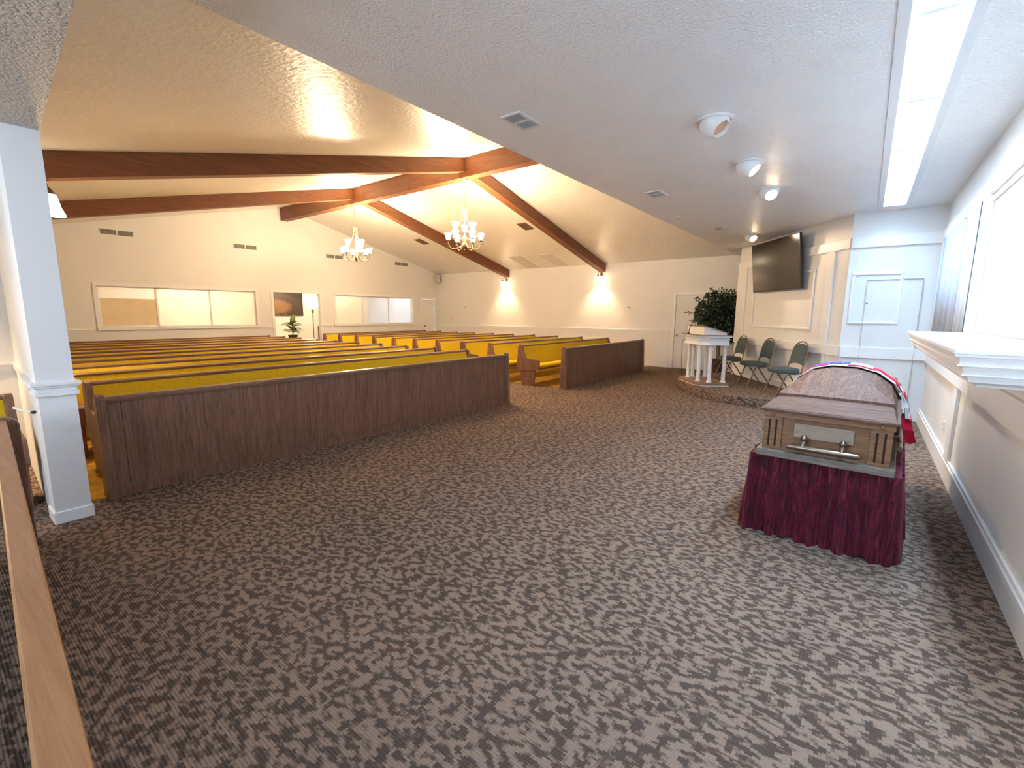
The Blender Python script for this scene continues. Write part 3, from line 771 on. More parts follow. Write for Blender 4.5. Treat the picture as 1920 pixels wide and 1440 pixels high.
MB().lathe([(0, -0.03), (0.012, -0.028), (0.012, -0.012), (0.035, -0.006), (0.038, 0)], seg=14).build('rosette', 'white_trim', t, smooth=True)
MB().lathe([(0, -0.034), (0.016, -0.034), (0.016, -0.030), (0, -0.030)], seg=12).build('deflector', 'pewter', t, smooth=True)

# ------------------------------------------------------------------ small things on the side wall
t = thing('wall_speaker', 'small grey loudspeaker in the corner above the small door', 'speaker', (XR-0.12, 13.76, 2.86), 0.7)
MB().box(-0.085, 0.085, -0.07, 0.07, -0.15, 0.15).build('cabinet', 'grey_plastic', t, bevel=0.01)
MB().box(-0.09, -0.084, -0.058, 0.058, -0.135, 0.135).build('grille', 'vent_grey', t)
MB().tube([(0.06, 0.0, 0), (0.16, 0.0, 0.03)], 0.014).build('bracket', 'grey_plastic', t)
for y, z, nm, lab in ((5.724, 1.706, 'thermostat', 'white thermostat on the side wall between door and nearer sconce'), (12.43, 1.72, 'thermostat', 'small ivory thermostat on the side wall near the far corner')):
    t = thing(nm, lab, 'thermostat', (XR, y, z))
    MB().box(-0.03, 0, -0.065, 0.065, -0.05, 0.05).build('housing', 'white_trim', t, bevel=0.006)
    MB().box(-0.033, -0.030, -0.045, 0.02, -0.02, 0.03).build('display', 'grey_plastic', t)
t = thing('light_switch', 'ivory double light switch above the chair rail near the small door', 'light switch', (XR, 13.2, 1.28))
MB().box(-0.008, 0, -0.06, 0.06, -0.06, 0.06).build('cover_plate', 'outlet_ivory', t, bevel=0.002)
for s_ in (-0.025, 0.025): MB().box(-0.014, -0.008, s_-0.012, s_+0.012, -0.025, 0.025).build('rocker', 'white_trim', t)

# ------------------------------------------------------------------ wall screen
t = thing('wall_television', 'large black flat television tilted forward on the angled wall', 'television', (*uv(1.84, 0.0), 2.46), TANG)
TW, TH = 1.66, 0.95
Rt = Matrix.Rotation(0.115, 4, 'X')
def tvb(x0, x1, y0, y1, z0, z1): 
    b = MB().box(x0, x1, y0, y1, z0, z1)
    b.v = [tuple((Rt @ Vector(p))+Vector((0, 0.13, 0))) for p in b.v]; return b
def tvp(x0, x1, y0, y1, z0, z1, nm, mt_): return tvb(x0, x1, y0, y1, z0, z1).build(nm, mt_, t, bevel=0.003)
Rt = Matrix.Rotation(-0.115, 4, 'X')
tvp(-TW/2, TW/2, 0.0, 0.035, -TH/2, TH/2, 'casing', 'black_plastic')
tvp(-TW/2+0.012, TW/2-0.012, 0.034, 0.0375, -TH/2+0.02, TH/2-0.012, 'screen', 'tv_screen')
MB().box(-0.25, 0.25, 0.0, 0.14, -0.2, 0.2).build('wall_mount', 'black_plastic', t)

# ------------------------------------------------------------------ mantel shelf
t = thing('mantel_shelf', 'deep white mantel shelf with stepped crown moulding on the right wall', 'mantel', (0, YM, 0))
mx0, mx1, dp, mz = 2.64, 5.46, 0.435, 1.385
MB().box(mx0, mx1, 0, dp, mz-0.022, mz).build('shelf_board', 'white_trim', t, bevel=0.004)
prof_ = [(0.002, 0.0), (0.004, 0.010), (0.020, 0.013), (0.024, 0.040), (0.016, 0.043), (0.016, 0.050), (0.036, 0.053), (0.042, 0.080), (0.034, 0.083), (0.034, 0.090), (0.056, 0.093), (0.064, 0.116), (0.060, 0.119), (0.072, 0.124), (0.090, 0.132), (0.098, 0.142)]
b = MB(); vs = []
for ins, dz in prof_:
    z = mz-0.022-dz
    vs += [(mx0+ins, 0, z), (mx0+ins, dp-ins, z), (mx1-ins, dp-ins, z), (mx1-ins, 0, z)]
fs = [(4*i+k, 4*i+k+1, 4*i+k+5, 4*i+k+4) for i in range(len(prof_)-1) for k in range(3)]+[tuple(4*(len(prof_)-1)+k for k in range(4)), (3, 2, 1, 0)]
fs += [(4*i+3, 4*i, 4*i+4, 4*i+7) for i in range(len(prof_)-1)]
b.add(vs, fs); b.build('crown_moulding', 'white_trim', t)

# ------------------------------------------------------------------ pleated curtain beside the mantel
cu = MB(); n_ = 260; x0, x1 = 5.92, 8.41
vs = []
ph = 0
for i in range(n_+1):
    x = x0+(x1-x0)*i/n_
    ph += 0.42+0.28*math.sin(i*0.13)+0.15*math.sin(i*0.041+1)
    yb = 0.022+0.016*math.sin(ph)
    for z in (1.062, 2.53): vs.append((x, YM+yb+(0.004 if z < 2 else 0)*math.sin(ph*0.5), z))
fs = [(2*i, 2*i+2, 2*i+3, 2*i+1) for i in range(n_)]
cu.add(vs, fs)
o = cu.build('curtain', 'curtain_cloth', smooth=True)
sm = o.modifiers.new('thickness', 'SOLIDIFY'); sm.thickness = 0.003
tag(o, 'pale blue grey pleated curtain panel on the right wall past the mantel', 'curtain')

# ------------------------------------------------------------------ chairs
def chair(name, loc, rz, label):
    """local: seat faces +y"""
    t = thing(name, label, 'chair', loc, rz, 'green folding chairs by the angled wall')
    # seat cushion, rounded outline
    pts = []
    for k in range(24):
        a = 2*PI*k/24; c, s = math.cos(a), math.sin(a)
        pts.append((0.215*math.copysign(abs(c)**0.5, c), 0.02+0.205*math.copysign(abs(s)**0.5, s)))
    MB().prism(pts, 'z', 0.395, 0.470).build('seat', 'green_fabric', t, bevel=0.018)
    # back: arched pad, tipped backwards
    def bk(x, h, off=0.0):   # h along the back from the seat
        return (x, -0.185-0.20*h*1.0+off*0.98, 0.50+h*0.93+off*0.2)
    outl = [(-0.195, 0.03), (-0.10, 0.055), (0.0, 0.062), (0.10, 0.055), (0.195, 0.03)]
    for k in range(13):
        a = PI*k/12; outl.append((0.195*math.cos(a)*(1.0 if True else 1), 0.26+0.155*math.sin(a)))
    n = len(outl)
    vs = [bk(x, h, 0.018) for x, h in outl]+[bk(x, h, -0.018) for x, h in outl]
    MB().add(vs, [tuple(range(n)), tuple(range(n, 2*n))[::-1]]+[(i, n+i, n+(i+1) % n, (i+1) % n) for i in range(n)]).build('backrest', 'green_fabric', t, bevel=0.008)
    fr = [bk(-0.205, -0.10), bk(-0.207, 0.05), bk(-0.207, 0.26)]
    for k in range(1, 12):
        a = PI-PI*k/12; fr.append(bk(0.207*math.cos(a), 0.27+0.185*math.sin(a)))
    fr += [bk(0.207, 0.26), bk(0.207, 0.05), bk(0.205, -0.10)]
    MB().tube(fr, 0.011, 8).build('back_frame', 'bronze_frame', t, smooth=True)
    for s in (-1, 1):
        MB().tube([bk(0.205*s, -0.10), (0.205*s, -0.10, 0.385), (0.205*s, 0.03, 0.385), (0.205*s, 0.07, 0.36), (0.205*s, 0.22, 0.0)], 0.0115, 8).build('leg', 'bronze_frame', t, smooth=True)
        MB().tube([(0.185*s, 0.03, 0.392), (0.185*s, -0.01, 0.34), (0.185*s, -0.25, 0.0)], 0.0115, 8).build('leg', 'bronze_frame', t, smooth=True)
    MB().tube([(-0.205, 0.175, 0.11), (0.205, 0.175, 0.11)], 0.008, 6).build('stretcher', 'bronze_frame', t, smooth=True)
    MB().tube([(-0.2, 0.15, 0.398), (0.2, 0.15, 0.398)], 0.008, 6).build('seat_bar', 'bronze_frame', t, smooth=True)
    return t
for u, lab in ((0.69, 'green padded folding chair nearest the casket'), (1.71, 'green padded folding chair in the middle of the three'), (2.78, 'green padded folding chair partly behind the white lectern')):
    chair('folding_chair', (*uv(u, 0.44), 0.15), TANG, lab)

# ------------------------------------------------------------------ lectern, local: x along the wall, front +y
t = thing('lectern', 'white lectern with fluted columns and wood base on the carpeted platform', 'lectern', (*uv(2.12, 1.0), 0.15), TANG)
def octo(hw, y0, y1, ch): return [(-hw, y0), (hw, y0), (hw, y1-ch), (hw-ch, y1), (-hw+ch, y1), (-hw, y1-ch)]
MB().prism(octo(0.57, -0.02, 0.60, 0.16), 'z', 0.0, 0.012).build('base_trim', 'white_trim', t)
MB().prism(octo(0.57, -0.02, 0.60, 0.16), 'z', 0.012, 0.06).build('base', 'lectern_oak', t, bevel=0.006)
def colm(x, y):
    c = MB(); seg = 40; prof = [(0.050, 0.06), (0.050, 0.075), (0.044, 0.085), (0.046, 0.095)]
    c.lathe([(0, 0.06), (0.052, 0.06), (0.052, 0.072), (0.046, 0.080), (0.047, 0.092), (0.039, 0.10)], (x, y, 0), 20)
    vs = []; 
    for z, r in ((0.10, 0.037), (0.70, 0.032)):
        for k in range(seg):
            rr = r*(0.90 if k % 4 in (1, 2) else 1.0); a = 2*PI*k/seg
            vs.append((x+rr*math.cos(a), y+rr*math.sin(a), z))
    c.add(vs, [(k, (k+1) % seg, seg+(k+1) % seg, seg+k) for k in range(seg)])
    c.lathe([(0.032, 0.70), (0.038, 0.705), (0.035, 0.715), (0.040, 0.745), (0.046, 0.755), (0.046, 0.79)], (x, y, 0), 20)
    c.build('column', 'white_trim', t, smooth=True)
for x, y in ((-0.27, 0.46), (0.27, 0.46), (-0.44, 0.31), (0.44, 0.31), (-0.44, 0.04), (0.44, 0.04)): colm(x, y)
MB().prism(octo(0.535, -0.015, 0.56, 0.16), 'z', 0.785, 0.80).build('lower_moulding', 'white_trim', t)
MB().prism(octo(0.505, 0.0, 0.53, 0.16), 'z', 0.80, 0.885).build('entablature', 'white_trim', t)
MB().prism(octo(0.535, -0.015, 0.56, 0.16), 'z', 0.885, 0.90).build('middle_moulding', 'white_trim', t)
dn_ = MB()
for k in range(18):
    y = 0.0+0.37*k/17; dn_.box(-0.522, -0.505, y, y+0.011, 0.905, 0.935)
for k in range(30):
    x = -0.33+0.66*k/29; dn_.box(x-0.006, x+0.006, 0.53, 0.547, 0.905, 0.935)
dn_.build('dentils', 'white_trim', t)['kind'] = 'stuff'
MB().prism(octo(0.506, 0.0, 0.531, 0.16), 'z', 0.90, 0.938).build('frieze', 'white_trim', t)
MB().prism(octo(0.555, -0.03, 0.585, 0.17), 'z', 0.938, 0.965).build('cornice', 'white_trim', t)
MB().prism(octo(0.575, -0.04, 0.605, 0.17), 'z', 0.965, 0.980).build('ledge', 'lectern_oak', t)
desk = MB(); ds = [(0.02, 0.98), (0.46, 0.98), (0.46, 1.135), (0.44, 1.14), (0.02, 1.015)]
desk.prism(ds, 'x', -0.43, 0.43); desk.build('desk_box', 'white_trim', t)
MB().prism([(-0.01, 1.008), (0.45, 1.142), (0.485, 1.142), (0.485, 1.156), (0.447, 1.157), (-0.012, 1.022)], 'x', -0.46, 0.46).build('desk_top', 'lectern_oak', t)
t = thing('microphone', 'black gooseneck microphone curving up from the lectern', 'microphone', (*uv(2.12, 1.0), 0.15), TANG)
gp = bez((0.15, 0.55, 0.98), (0.12, 0.55, 1.14), (-0.02, 0.52, 1.30), (-0.20, 0.45, 1.32), 14)
MB().lathe([(0, 0.022), (0.02, 0.02), (0.032, 0)], (0.15, 0.55, 0.98), 14).build('base', 'black_plastic', t, smooth=True)
MB().tube(gp, 0.007, 6).build('gooseneck', 'black_plastic', t, smooth=True)
MB().tube([gp[-1], (-0.28, 0.43, 1.31)], [0.012, 0.016], 10).build('head', 'black_plastic', t, smooth=True)
MB().tube(bez((0.16, 0.57, 0.985), (0.20, 0.68, 0.9), (0.28, 0.62, 0.5), (0.34, 0.57, 0.075), 12), 0.004, 5).build('cable', 'black_plastic', t, smooth=True)

# ------------------------------------------------------------------ ficus
t = thing('potted_ficus', 'dark green ficus tree in a brown wicker pot in the corner by the door', 'potted plant', (12.35, 2.90, 0))
MB().lathe([(0, 0), (0.15, 0), (0.165, 0.05), (0.20, 0.36), (0.215, 0.37), (0.215, 0.40), (0.195, 0.40), (0.185, 0.36), (0, 0.36)], seg=20).build('pot', 'pot_wicker', t, smooth=True)
MB().lathe([(0, 0.365), (0.186, 0.362)], seg=16).build('soil', 'soil', t)
for dx, dy, ph in ((0.03, 0.0, 0), (-0.03, 0.02, 2), (0.0, -0.03, 4)):
    MB().tube([(dx, dy, 0.36), (dx*0.3+0.03*math.cos(ph), dy*0.3+0.03*math.sin(ph), 0.7), (dx+0.03*math.sin(ph), dy-0.02, 1.05), (dx*3, dy*3, 1.5)], [0.018, 0.016, 0.014, 0.008], 7).build('trunk', 'trunk_bark', t, smooth=True)
fo = MB(); rnd = random.Random(3)
def leaf_quad(b, p, d, L, w):
    d = d.normalized(); side = d.cross(Vector((rnd.uniform(-1, 1), rnd.uniform(-1, 1), rnd.uniform(0.2, 1)))).normalized(); up = side.cross(d)
    a = p; m_ = p+d*L*0.5; e_ = p+d*L
    b.add([a, m_+side*w+up*0.15*w, e_-Vector((0, 0, 0.15*L)), m_-side*w+up*0.15*w], [(0, 1, 2, 3)])
cc = Vector((0, -0.05, 1.45)); nl = 0
branches = []
while nl < 5200:
    v_ = Vector((rnd.gauss(0, 1), rnd.gauss(0, 1), rnd.gauss(0, 1))).normalized()
    r_ = rnd.random()**0.45
    p = cc+Vector((v_.x*0.66*r_, v_.y*0.66*r_, v_.z*0.66*r_ + 0.03))
    if p.x > 0.72 or p.z < 0.82: continue
    lump = math.sin(p.x*9+1)*math.sin(p.y*8+2)*math.sin(p.z*9)
    if r_ > 0.86 and lump < -0.12: continue
    out = (p-cc); out.z -= 0.25
    leaf_quad(fo, p, out+Vector((rnd.uniform(-.4, .4), rnd.uniform(-.4, .4), rnd.uniform(-.5, .2))), rnd.uniform(0.07, 0.11), rnd.uniform(0.018, 0.026)); nl += 1
for k in range(16):   # stray twigs with leaves
    a = rnd.uniform(0, 2*PI); el = rnd.uniform(-0.2, 1.0)
    d = Vector((math.cos(a)*math.cos(el), math.sin(a)*math.cos(el), math.sin(el)))
    if d.x > 0.5: d.x = -d.x
    p0 = cc+Vector((d.x*0.55, d.y*0.6, d.z*0.6)); p1 = p0+d*0.28
    fo.tube([p0, p1], 0.004, 4)
    for j in range(12):
        q_ = p0+(p1-p0)*(j/11)
        leaf_quad(fo, q_, d+Vector((rnd.uniform(-.9, .9), rnd.uniform(-.9, .9), rnd.uniform(-.9, .3))), 0.085, 0.018)
o = fo.build('foliage', 'ficus_leaf', t); o['kind'] = 'stuff'

# ------------------------------------------------------------------ casket on its skirted bier, local x along its axis
CR = -0.045
CL = (3.50, 0.150, 0)
t = thing('casket_bier', 'crushed burgundy velvet skirt around the stand under the casket', 'casket stand', CL, CR)
sk = MB(); per = []
def edge(p, q_, n):
    for i in range(n): per.append(((p[0]+(q_[0]-p[0])*i/n, p[1]+(q_[1]-p[1])*i/n)))
hw = 0.415
edge((0, hw), (0, -hw), 120); edge((0, -hw), (1.9, -hw), 150); edge((1.9, -hw), (1.9, hw), 60); edge((1.9, hw), (0, hw), 150)
rn2 = random.Random(11); nP = len(per); rows = 9; vs = []
ws = [(rn2.uniform(0.05, 0.20), rn2.uniform(0, 6.28), rn2.uniform(0.5, 1)) for _ in range(5)]
for j in range(rows+1):
    f_ = j/rows; z = 0.556*(1-f_)+0.004
    for i, (x, y) in enumerate(per):
        cx, cy = x-0.95, y
        if i < 120: nx, ny = -1, 0
        elif i < 270: nx, ny = 0, -1
        elif i < 330: nx, ny = 1, 0
        else: nx, ny = 0, 1
        s_ = i*0.9
        w_ = 0.010*math.sin(s_*0.62+0.5*math.sin(s_*0.11)+0.35*f_)+0.008*math.sin(s_*0.27+1.2+0.5*math.sin(f_*3+s_*0.02))+0.004*math.sin(s_*1.37)
        am = 0.35+0.9*f_
        dd = 1.7*w_*am+0.018*f_
        yy = y*(1+0.02*f_)
        vs.append((x+nx*dd, yy+ny*dd, z+(0.006*math.sin(s_*0.23) if j == rows else 0)))
fs = [(j*nP+i, j*nP+(i+1) % nP, (j+1)*nP+(i+1) % nP, (j+1)*nP+i) for j in range(rows) for i in range(nP)]
sk.add(vs, fs); sk.build('skirt', 'velvet', t, smooth=True)
MB().box(0.0, 1.9, -0.41, 0.41, 0.545, 0.562).build('top_deck', 'velvet', t)
for x in (0.15, 1.75):
    for y in (-0.3, 0.3): MB().tube([(x, y, 0.0), (x, y, 0.546)], 0.02).build('leg', 'bronze_frame', t)

t = thing('casket', 'rustic wooden casket with arched lid beside the mantel wall', 'casket', (CL[0], CL[1], 0.562), CR)
Z = -0.562
b = MB(); b.box(-0.035, 2.12, -0.375, 0.375, 0.0, 0.048); b.build('base_plank', 'grey_plank', t, bevel=0.006)
b = MB(); b.box(0.02, 2.07, -0.335, 0.335, 0.048, 0.30); b.build('body', 'casket_side', t)
for x, sx in ((0.02, -1), (2.07, 1)):
    for y in (-0.29, 0.29):
        p_ = MB(); p_.box(min(x, x+sx*0.018), max(x, x+sx*0.018), y-0.055, y+0.055, 0.048, 0.275); pil = p_.build('corner_pilaster', 'casket_side', t, bevel=0.003)
        g_ = MB()
        for yy in (-0.02, 0.02):
            g_.box(min(x+sx*0.0175, x+sx*0.0188), max(x+sx*0.0175, x+sx*0.0188), y+yy-0.006, y+yy+0.006, 0.07, 0.255)
        g_.build('flute', 'gap_dark', pil)
b = MB(); b.box(-0.005, 2.095, -0.355, 0.355, 0.272, 0.312); b.build('upper_moulding', 'casket_side', t, bevel=0.006)
for y in (-0.29, 0.29): MB().lathe([(0, 0.012), (0.010, 0.008), (0.013, 0)], (-0.005, y, 0.292), 12, M=Matrix.Rotation(-PI/2, 3, 'Y')).build('stud', 'casket_side', t, smooth=True)
b = MB(); b.box(0.004, 0.02, -0.16, 0.165, 0.152, 0.245); b.build('end_plaque', 'plaque_wood', t, bevel=0.003)
b = MB(); b.tube([(-0.040, -0.20, 0.096), (-0.040, -0.185, 0.096), (-0.040, 0.175, 0.096), (-0.040, 0.19, 0.096)], [0.016, 0.0195, 0.0195, 0.016], 14); hd = b.build('end_handle', 'pewter', t, smooth=True)
for y in (-0.11, 0.10):
    b = MB(); b.tube([(0.018, y, 0.135), (-0.022, y, 0.152), (-0.043, y, 0.12), (-0.040, y, 0.075)], [0.013, 0.016, 0.015, 0.013], 10)
    b.lathe([(0, -0.023), (0.016, -0.015), (0.022, 0), (0.016, 0.015), (0, 0.023)], (-0.026, y, 0.158), 12)
    b.build('handle_bracket', 'pewter', hd, smooth=True)
for s in (-1, 1):
    b = MB(); b.tube([(0.25, s*0.385, 0.12), (1.85, s*0.385, 0.12)], 0.016, 12); hd = b.build('side_handle', 'pewter', t, smooth=True)
    for x in (0.4, 1.05, 1.7):
        b = MB(); b.tube([(x, s*0.334, 0.16), (x, s*0.375, 0.17), (x, s*0.39, 0.12)], 0.011, 8); b.build('handle_bracket', 'pewter', hd, smooth=True)
# lid
b = MB(); b.box(-0.02, 2.11, -0.372, 0.372, 0.312, 0.330); b.build('lid_rim', 'casket_cross', t, bevel=0.004)
def half(pts): return [(-y, z) for y, z in pts]+[(y, z) for y, z in pts[::-1]]
def loft(secs, nm, mt_):
    b = MB(); n = len(secs[0][1])
    vs = [(x, y, z) for x, sec in secs for y, z in sec]
    fs = [(i*n+k, i*n+k+1, (i+1)*n+k+1, (i+1)*n+k) for i in range(len(secs)-1) for k in range(n-1)]
    fs += [tuple(range(n)), tuple((len(secs)-1)*n+k for k in range(n))[::-1]]
    fs += [(i*n, (i+1)*n, (i+1)*n+n-1, i*n+n-1) for i in range(len(secs)-1)]
    b.add(vs, fs); return b.build(nm, mt_, t)
A_ = half([(0.355, 0.330), (0.352, 0.332), (0.20, 0.333), (0.08, 0.333)])
B_ = half([(0.355, 0.330), (0.328, 0.366), (0.20, 0.372), (0.08, 0.372)])
C_ = half([(0.350, 0.330), (0.335, 0.385), (0.20, 0.388), (0.08, 0.388)])
D_ = half([(0.350, 0.330), (0.318, 0.405), (0.225, 0.445), (0.08, 0.452)])
E_ = half([(0.355, 0.330), (0.305, 0.435), (0.205, 0.510), (0.08, 0.542)])
loft([(0.0, A_), (0.39, B_)], 'lid_end_slope', 'casket_cross')
loft([(0.375, C_), (0.63, D_), (0.98, E_)], 'lid_foot_half', 'casket_wood')
loft([(0.984, E_), (1.45, E_)], 'lid_crown', 'casket_cross')
loft([(1.454, E_), (1.55, E_), (1.80, D_), (2.06, C_)], 'lid_head_half', 'casket_wood')

# flag band folded across the lid
t = thing('folded_flag', 'red white and blue flag folded in a band across the casket lid', 'flag', (CL[0], CL[1], 0.562), CR)
arch = [(0.405, 0.26), (0.372, 0.322), (0.315, 0.432), (0.212, 0.518), (0.085, 0.552), (-0.085, 0.552), (-0.212, 0.518), (-0.318, 0.442), (-0.385, 0.338), (-0.412, 0.24), (-0.470, 0.06)]
# resample
def resample(pts, n):
    ln = [0]
    for a, c in zip(pts, pts[1:]): ln.append(ln[-1]+math.dist(a, c))
    out = []
    for i in range(n+1):
        s_ = ln[-1]*i/n
        for k in range(len(ln)-1):
            if ln[k] <= s_ <= ln[k+1]+1e-9:
                f_ = (s_-ln[k])/(ln[k+1]-ln[k]); out.append((pts[k][0]+(pts[k+1][0]-pts[k][0])*f_, pts[k][1]+(pts[k+1][1]-pts[k][1])*f_)); break
    return out
ar = resample(arch, 60)
def band(x0, x1, i0, i1, off, material, nm, slope=0.0):
    b = MB(); vs = []
    for i in range(i0, i1+1):
        y, z = ar[i]; nrm = Vector((y*0.9, 0.30 if z > 0.3 else 0.05)).normalized()
        sh = slope*(i-i0)/(max(1, i1-i0))
        for x in (x0+sh, x1+sh):
            for o_ in (off, off+0.006):
                vs.append((x+0.008*math.sin(i*0.9), y+nrm.x*o_, z+nrm.y*o_))
    n = i1-i0+1
    fs = []
    for i in range(n-1):
        a = i*4; c = a+4
        fs += [(a+1, a+3, c+3, c+1), (a, c, c+2, a+2), (a, a+1, c+1, c), (a+2, c+2, c+3, a+3)]
    fs += [(0, 2, 3, 1), ((n-1)*4, (n-1)*4+1, (n-1)*4+3, (n-1)*4+2)]
    b.add(vs, fs); return b.build(nm, material, t)
fx = 1.02
band(fx, fx+0.30, 6, 54, 0.004, 'flag_white', 'white_fold')
band(fx-0.004, fx+0.04, 11, 20, 0.011, 'flag_red', 'red_stripe', 0.03)
band(fx+0.05, fx+0.25, 10, 26, 0.011, 'flag_blue', 'blue_canton', 0.05)
band(fx-0.004, fx+0.05, 26, 34, 0.011, 'flag_red', 'red_stripe', 0.02)
band(fx+0.08, fx+0.22, 33, 43, 0.011, 'flag_red', 'red_stripe', -0.03)
band(fx-0.004, fx+0.05, 41, 47, 0.011, 'flag_red', 'red_stripe', 0.0)
band(fx+0.06, fx+0.22, 45, 52, 0.011, 'flag_red', 'red_stripe', 0.03)
def fold(pts, x, th, material, nm):
    b = MB(); n = len(pts)
    vs = [(x+0.012*math.sin(i*2.0), y, z) for i, (y, z) in enumerate(pts)]+[(x+th+0.012*math.sin(i*2.0), y*0.995, z) for i, (y, z) in enumerate(pts)]
    b.add(vs, [tuple(range(n)), tuple(range(n, 2*n))[::-1]]+[(i, (i+1) % n, n+(i+1) % n, n+i) for i in range(n)])
    return b.build(nm, material, t)
fold([(-0.350, 0.372), (-0.378, 0.335), (-0.398, 0.27), (-0.408, 0.19), (-0.440, 0.185), (-0.420, 0.28), (-0.398, 0.345), (-0.372, 0.392)], fx+0.0, 0.16, 'flag_white', 'white_fold')
fold([(-0.392, 0.195), (-0.444, 0.19), (-0.462, 0.10), (-0.488, 0.015), (-0.455, -0.010), (-0.395, 0.012), (-0.385, 0.10)], fx+0.02, 0.20, 'flag_red', 'red_tail')
st = MB()
for k in range(7):
    i = 12+2*k; y, z = ar[i]; nrm = Vector((y*0.9, 0.30)).normalized()
    x = fx+0.09+0.03*(k % 2)+0.004*k
    p = Vector((x, y+nrm.x*0.019, z+nrm.y*0.019)); tg = Vector((0, nrm.y, -nrm.x)); ux = Vector((1, 0, 0)); vs = []
    for q_ in range(10):
        a = PI*q_/5; r_ = 0.013 if q_ % 2 == 0 else 0.0055
        vs.append(tuple(p+ux*(r_*math.cos(a))+tg*(r_*math.sin(a))))
    st.add(vs, [tuple(range(10))])
st.build('stars', 'flag_white', t)

# ------------------------------------------------------------------ foyer behind the doorway
t = thing('wall_painting', 'large dark canvas print on the foyer wall seen through the doorway', 'painting', (8.45, 16.88, 1.80))
MB().box(-0.60, 0.60, -0.03, 0.0, -0.43, 0.43).build('canvas', 'canvas_print', t)
b = MB()
b.box(-0.605, 0.605, -0.018, 0, 0.43, 0.435); b.box(-0.605, 0.605, -0.018, 0, -0.435, -0.43); b.box(-0.605, -0.60, -0.018, 0, -0.43, 0.43); b.box(0.60, 0.605, -0.018, 0, -0.43, 0.43)
b.build('stretcher_edge', 'black_plastic', t)
b = MB(); b.box(6.3, XR, 16.88, 16.9, 1.06, 1.13); trim(b)
t = thing('floor_lamp', 'glowing floor lamp on a slim bronze pole inside the doorway', 'floor lamp', (8.50, 15.2, 0))
MB().lathe([(0, 0), (0.15, 0), (0.15, 0.02), (0.05, 0.035), (0.02, 0.06), (0, 0.06)], seg=20).build('base', 'antique_iron', t, smooth=True)
MB().tube([(0, 0, 0.05), (0, 0, 1.50)], 0.013, 10).build('pole', 'antique_iron', t, smooth=True)
MB().lathe([(0.012, 1.47), (0.03, 1.49), (0.025, 1.52), (0.042, 1.56), (0.045, 1.62), (0.03, 1.64), (0, 1.64)], seg=14).build('lamp_holder', 'antique_iron', t, smooth=True)
MB().lathe([(0.0, 1.62), (0.05, 1.63), (0.15, 1.68), (0.21, 1.76), (0.235, 1.88), (0.245, 2.02), (0.24, 2.02), (0.225, 1.88), (0.20, 1.77), (0.14, 1.70), (0.0, 1.65)], seg=24).build('lamp_shade', 'shade_glow', t, smooth=True)
lamp('floor_lamp_bulb', 'POINT', (0, 0, 2.08), 45, (1.0, 0.78, 0.5), t, shadow_soft_size=0.08)
t = thing('foyer_ceiling_light', 'round ceiling lamp of the room behind the left window', 'ceiling light', (4.6, 15.2, 2.6))  # added out of view so the left panes glow warm
MB().lathe([(0, -0.10), (0.12, -0.085), (0.17, -0.04), (0.18, 0)], seg=20).build('glass_bowl', 'shade_glow', t, smooth=True)
lamp('foyer_bulb', 'POINT', (0, 0, -0.22), 110, (1.0, 0.74, 0.44), t, shadow_soft_size=0.1)
t = thing('foyer_ceiling_light', 'cool square ceiling lamp of the room behind the right window', 'ceiling light', (11.6, 14.9, 2.6))  # added out of view so the right panes turn bright and bluish
MB().box(-0.3, 0.3, -0.3, 0.3, -0.05, 0).build('diffuser', 'foyer_panel', t)
t = thing('wooden_stand', 'narrow arched wooden upright standing beside the floor lamp', 'stand', (8.66, 15.1, 0), 0.2)
ar2 = [(-0.06, 0.05), (0.06, 0.05), (0.06, 0.98)]+[(0.06*math.cos(PI*k/8), 0.98+0.07*math.sin(PI*k/8)) for k in range(1, 8)]+[(-0.06, 0.98)]
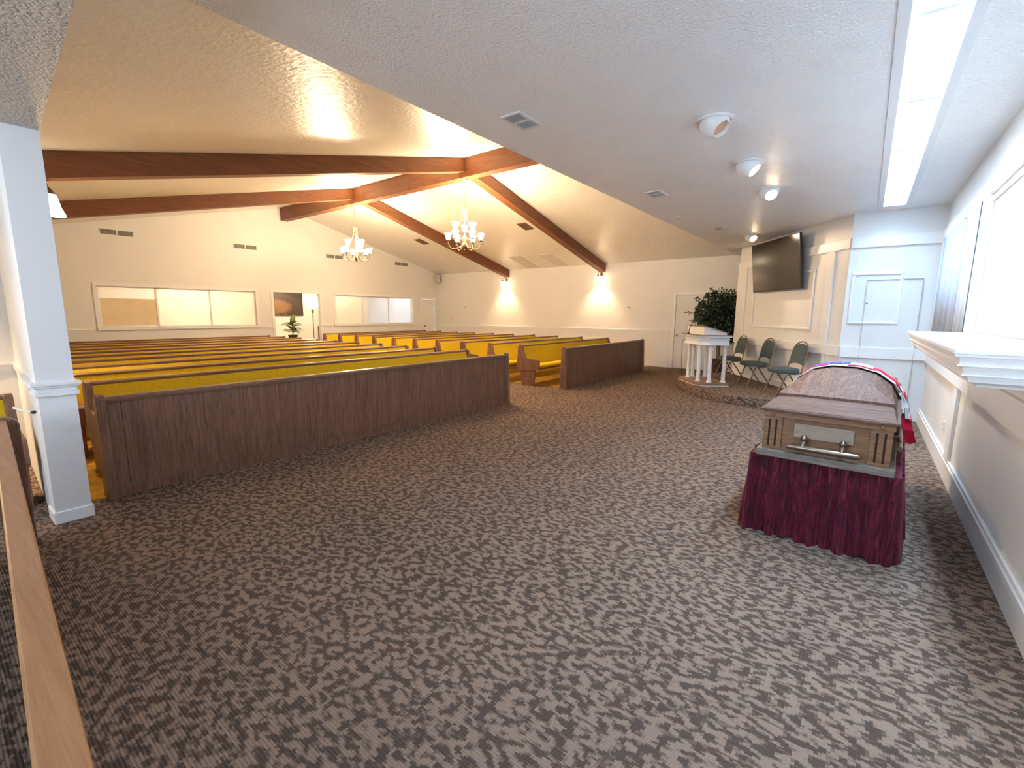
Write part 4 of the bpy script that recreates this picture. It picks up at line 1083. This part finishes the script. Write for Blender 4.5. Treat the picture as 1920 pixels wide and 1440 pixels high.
MB().prism(ar2, 'y', -0.015, 0.015).build('upright', 'beam_wood', t)
MB().box(-0.16, 0.16, -0.14, 0.14, 0, 0.05).build('base', 'beam_wood', t, bevel=0.004)

# variegated plant on a stand behind the last pew of the left block
t = thing('potted_dieffenbachia', 'variegated green plant behind the last left pew by the doorway', 'potted plant', (6.90, 13.52, 0))
MB().lathe([(0, 0), (0.16, 0), (0.17, 0.03), (0.03, 0.06), (0.025, 0.56), (0.15, 0.60), (0.15, 0.62), (0, 0.62)], seg=18).build('pedestal', 'pew_oak', t, smooth=True)
MB().lathe([(0, 0.62), (0.09, 0.62), (0.13, 0.82), (0.14, 0.84), (0.12, 0.84), (0.11, 0.80), (0, 0.80)], seg=18).build('pot', 'pot_wicker', t, smooth=True)
MB().tube([(0, 0, 0.80), (0.01, 0, 1.0), (0.0, 0, 1.22)], [0.016, 0.013, 0.008], 7).build('stem', 'variegated_leaf', t, smooth=True)
def leaf(p, d, L, w, drop):
    d = Vector(d).normalized(); side = d.cross(Vector((0, 0, 1)))
    if side.length < 0.1: side = Vector((1, 0, 0))
    side.normalize(); up = side.cross(d)
    b = MB(); vs = []; n = 7
    # leaf blade built in its own frame: x across, y along
    for i in range(n+1):
        f_ = i/n; ww = w*math.sin(PI*min(1, f_*0.96+0.04))**0.8 if i < n else 0.002
        for s in (-1, 0, 1):
            vs.append((s*ww, L*f_, (0.25*ww if s else 0)-drop*f_*f_))
    fs = []
    for i in range(n):
        for s in range(2):
            a = i*3+s; fs.append((a, a+1, a+4, a+3))
    b.add(vs, fs)
    o = b.build('leaf', 'variegated_leaf', t, smooth=True)
    M_ = Matrix((side, d, up)).transposed().to_4x4(); M_.translation = Vector(p)
    o.matrix_local = M_
leaf((0, 0, 1.16), (0.05, -0.35, 1.0), 0.30, 0.085, 0.0)
for k in range(18):
    a = k*2.4; z = 0.88+0.018*k
    leaf((0, 0, z), (math.cos(a), math.sin(a)*0.8, 0.75-0.3*(k % 3)), 0.26+0.06*((k*7) % 3)/2, 0.092, 0.09)
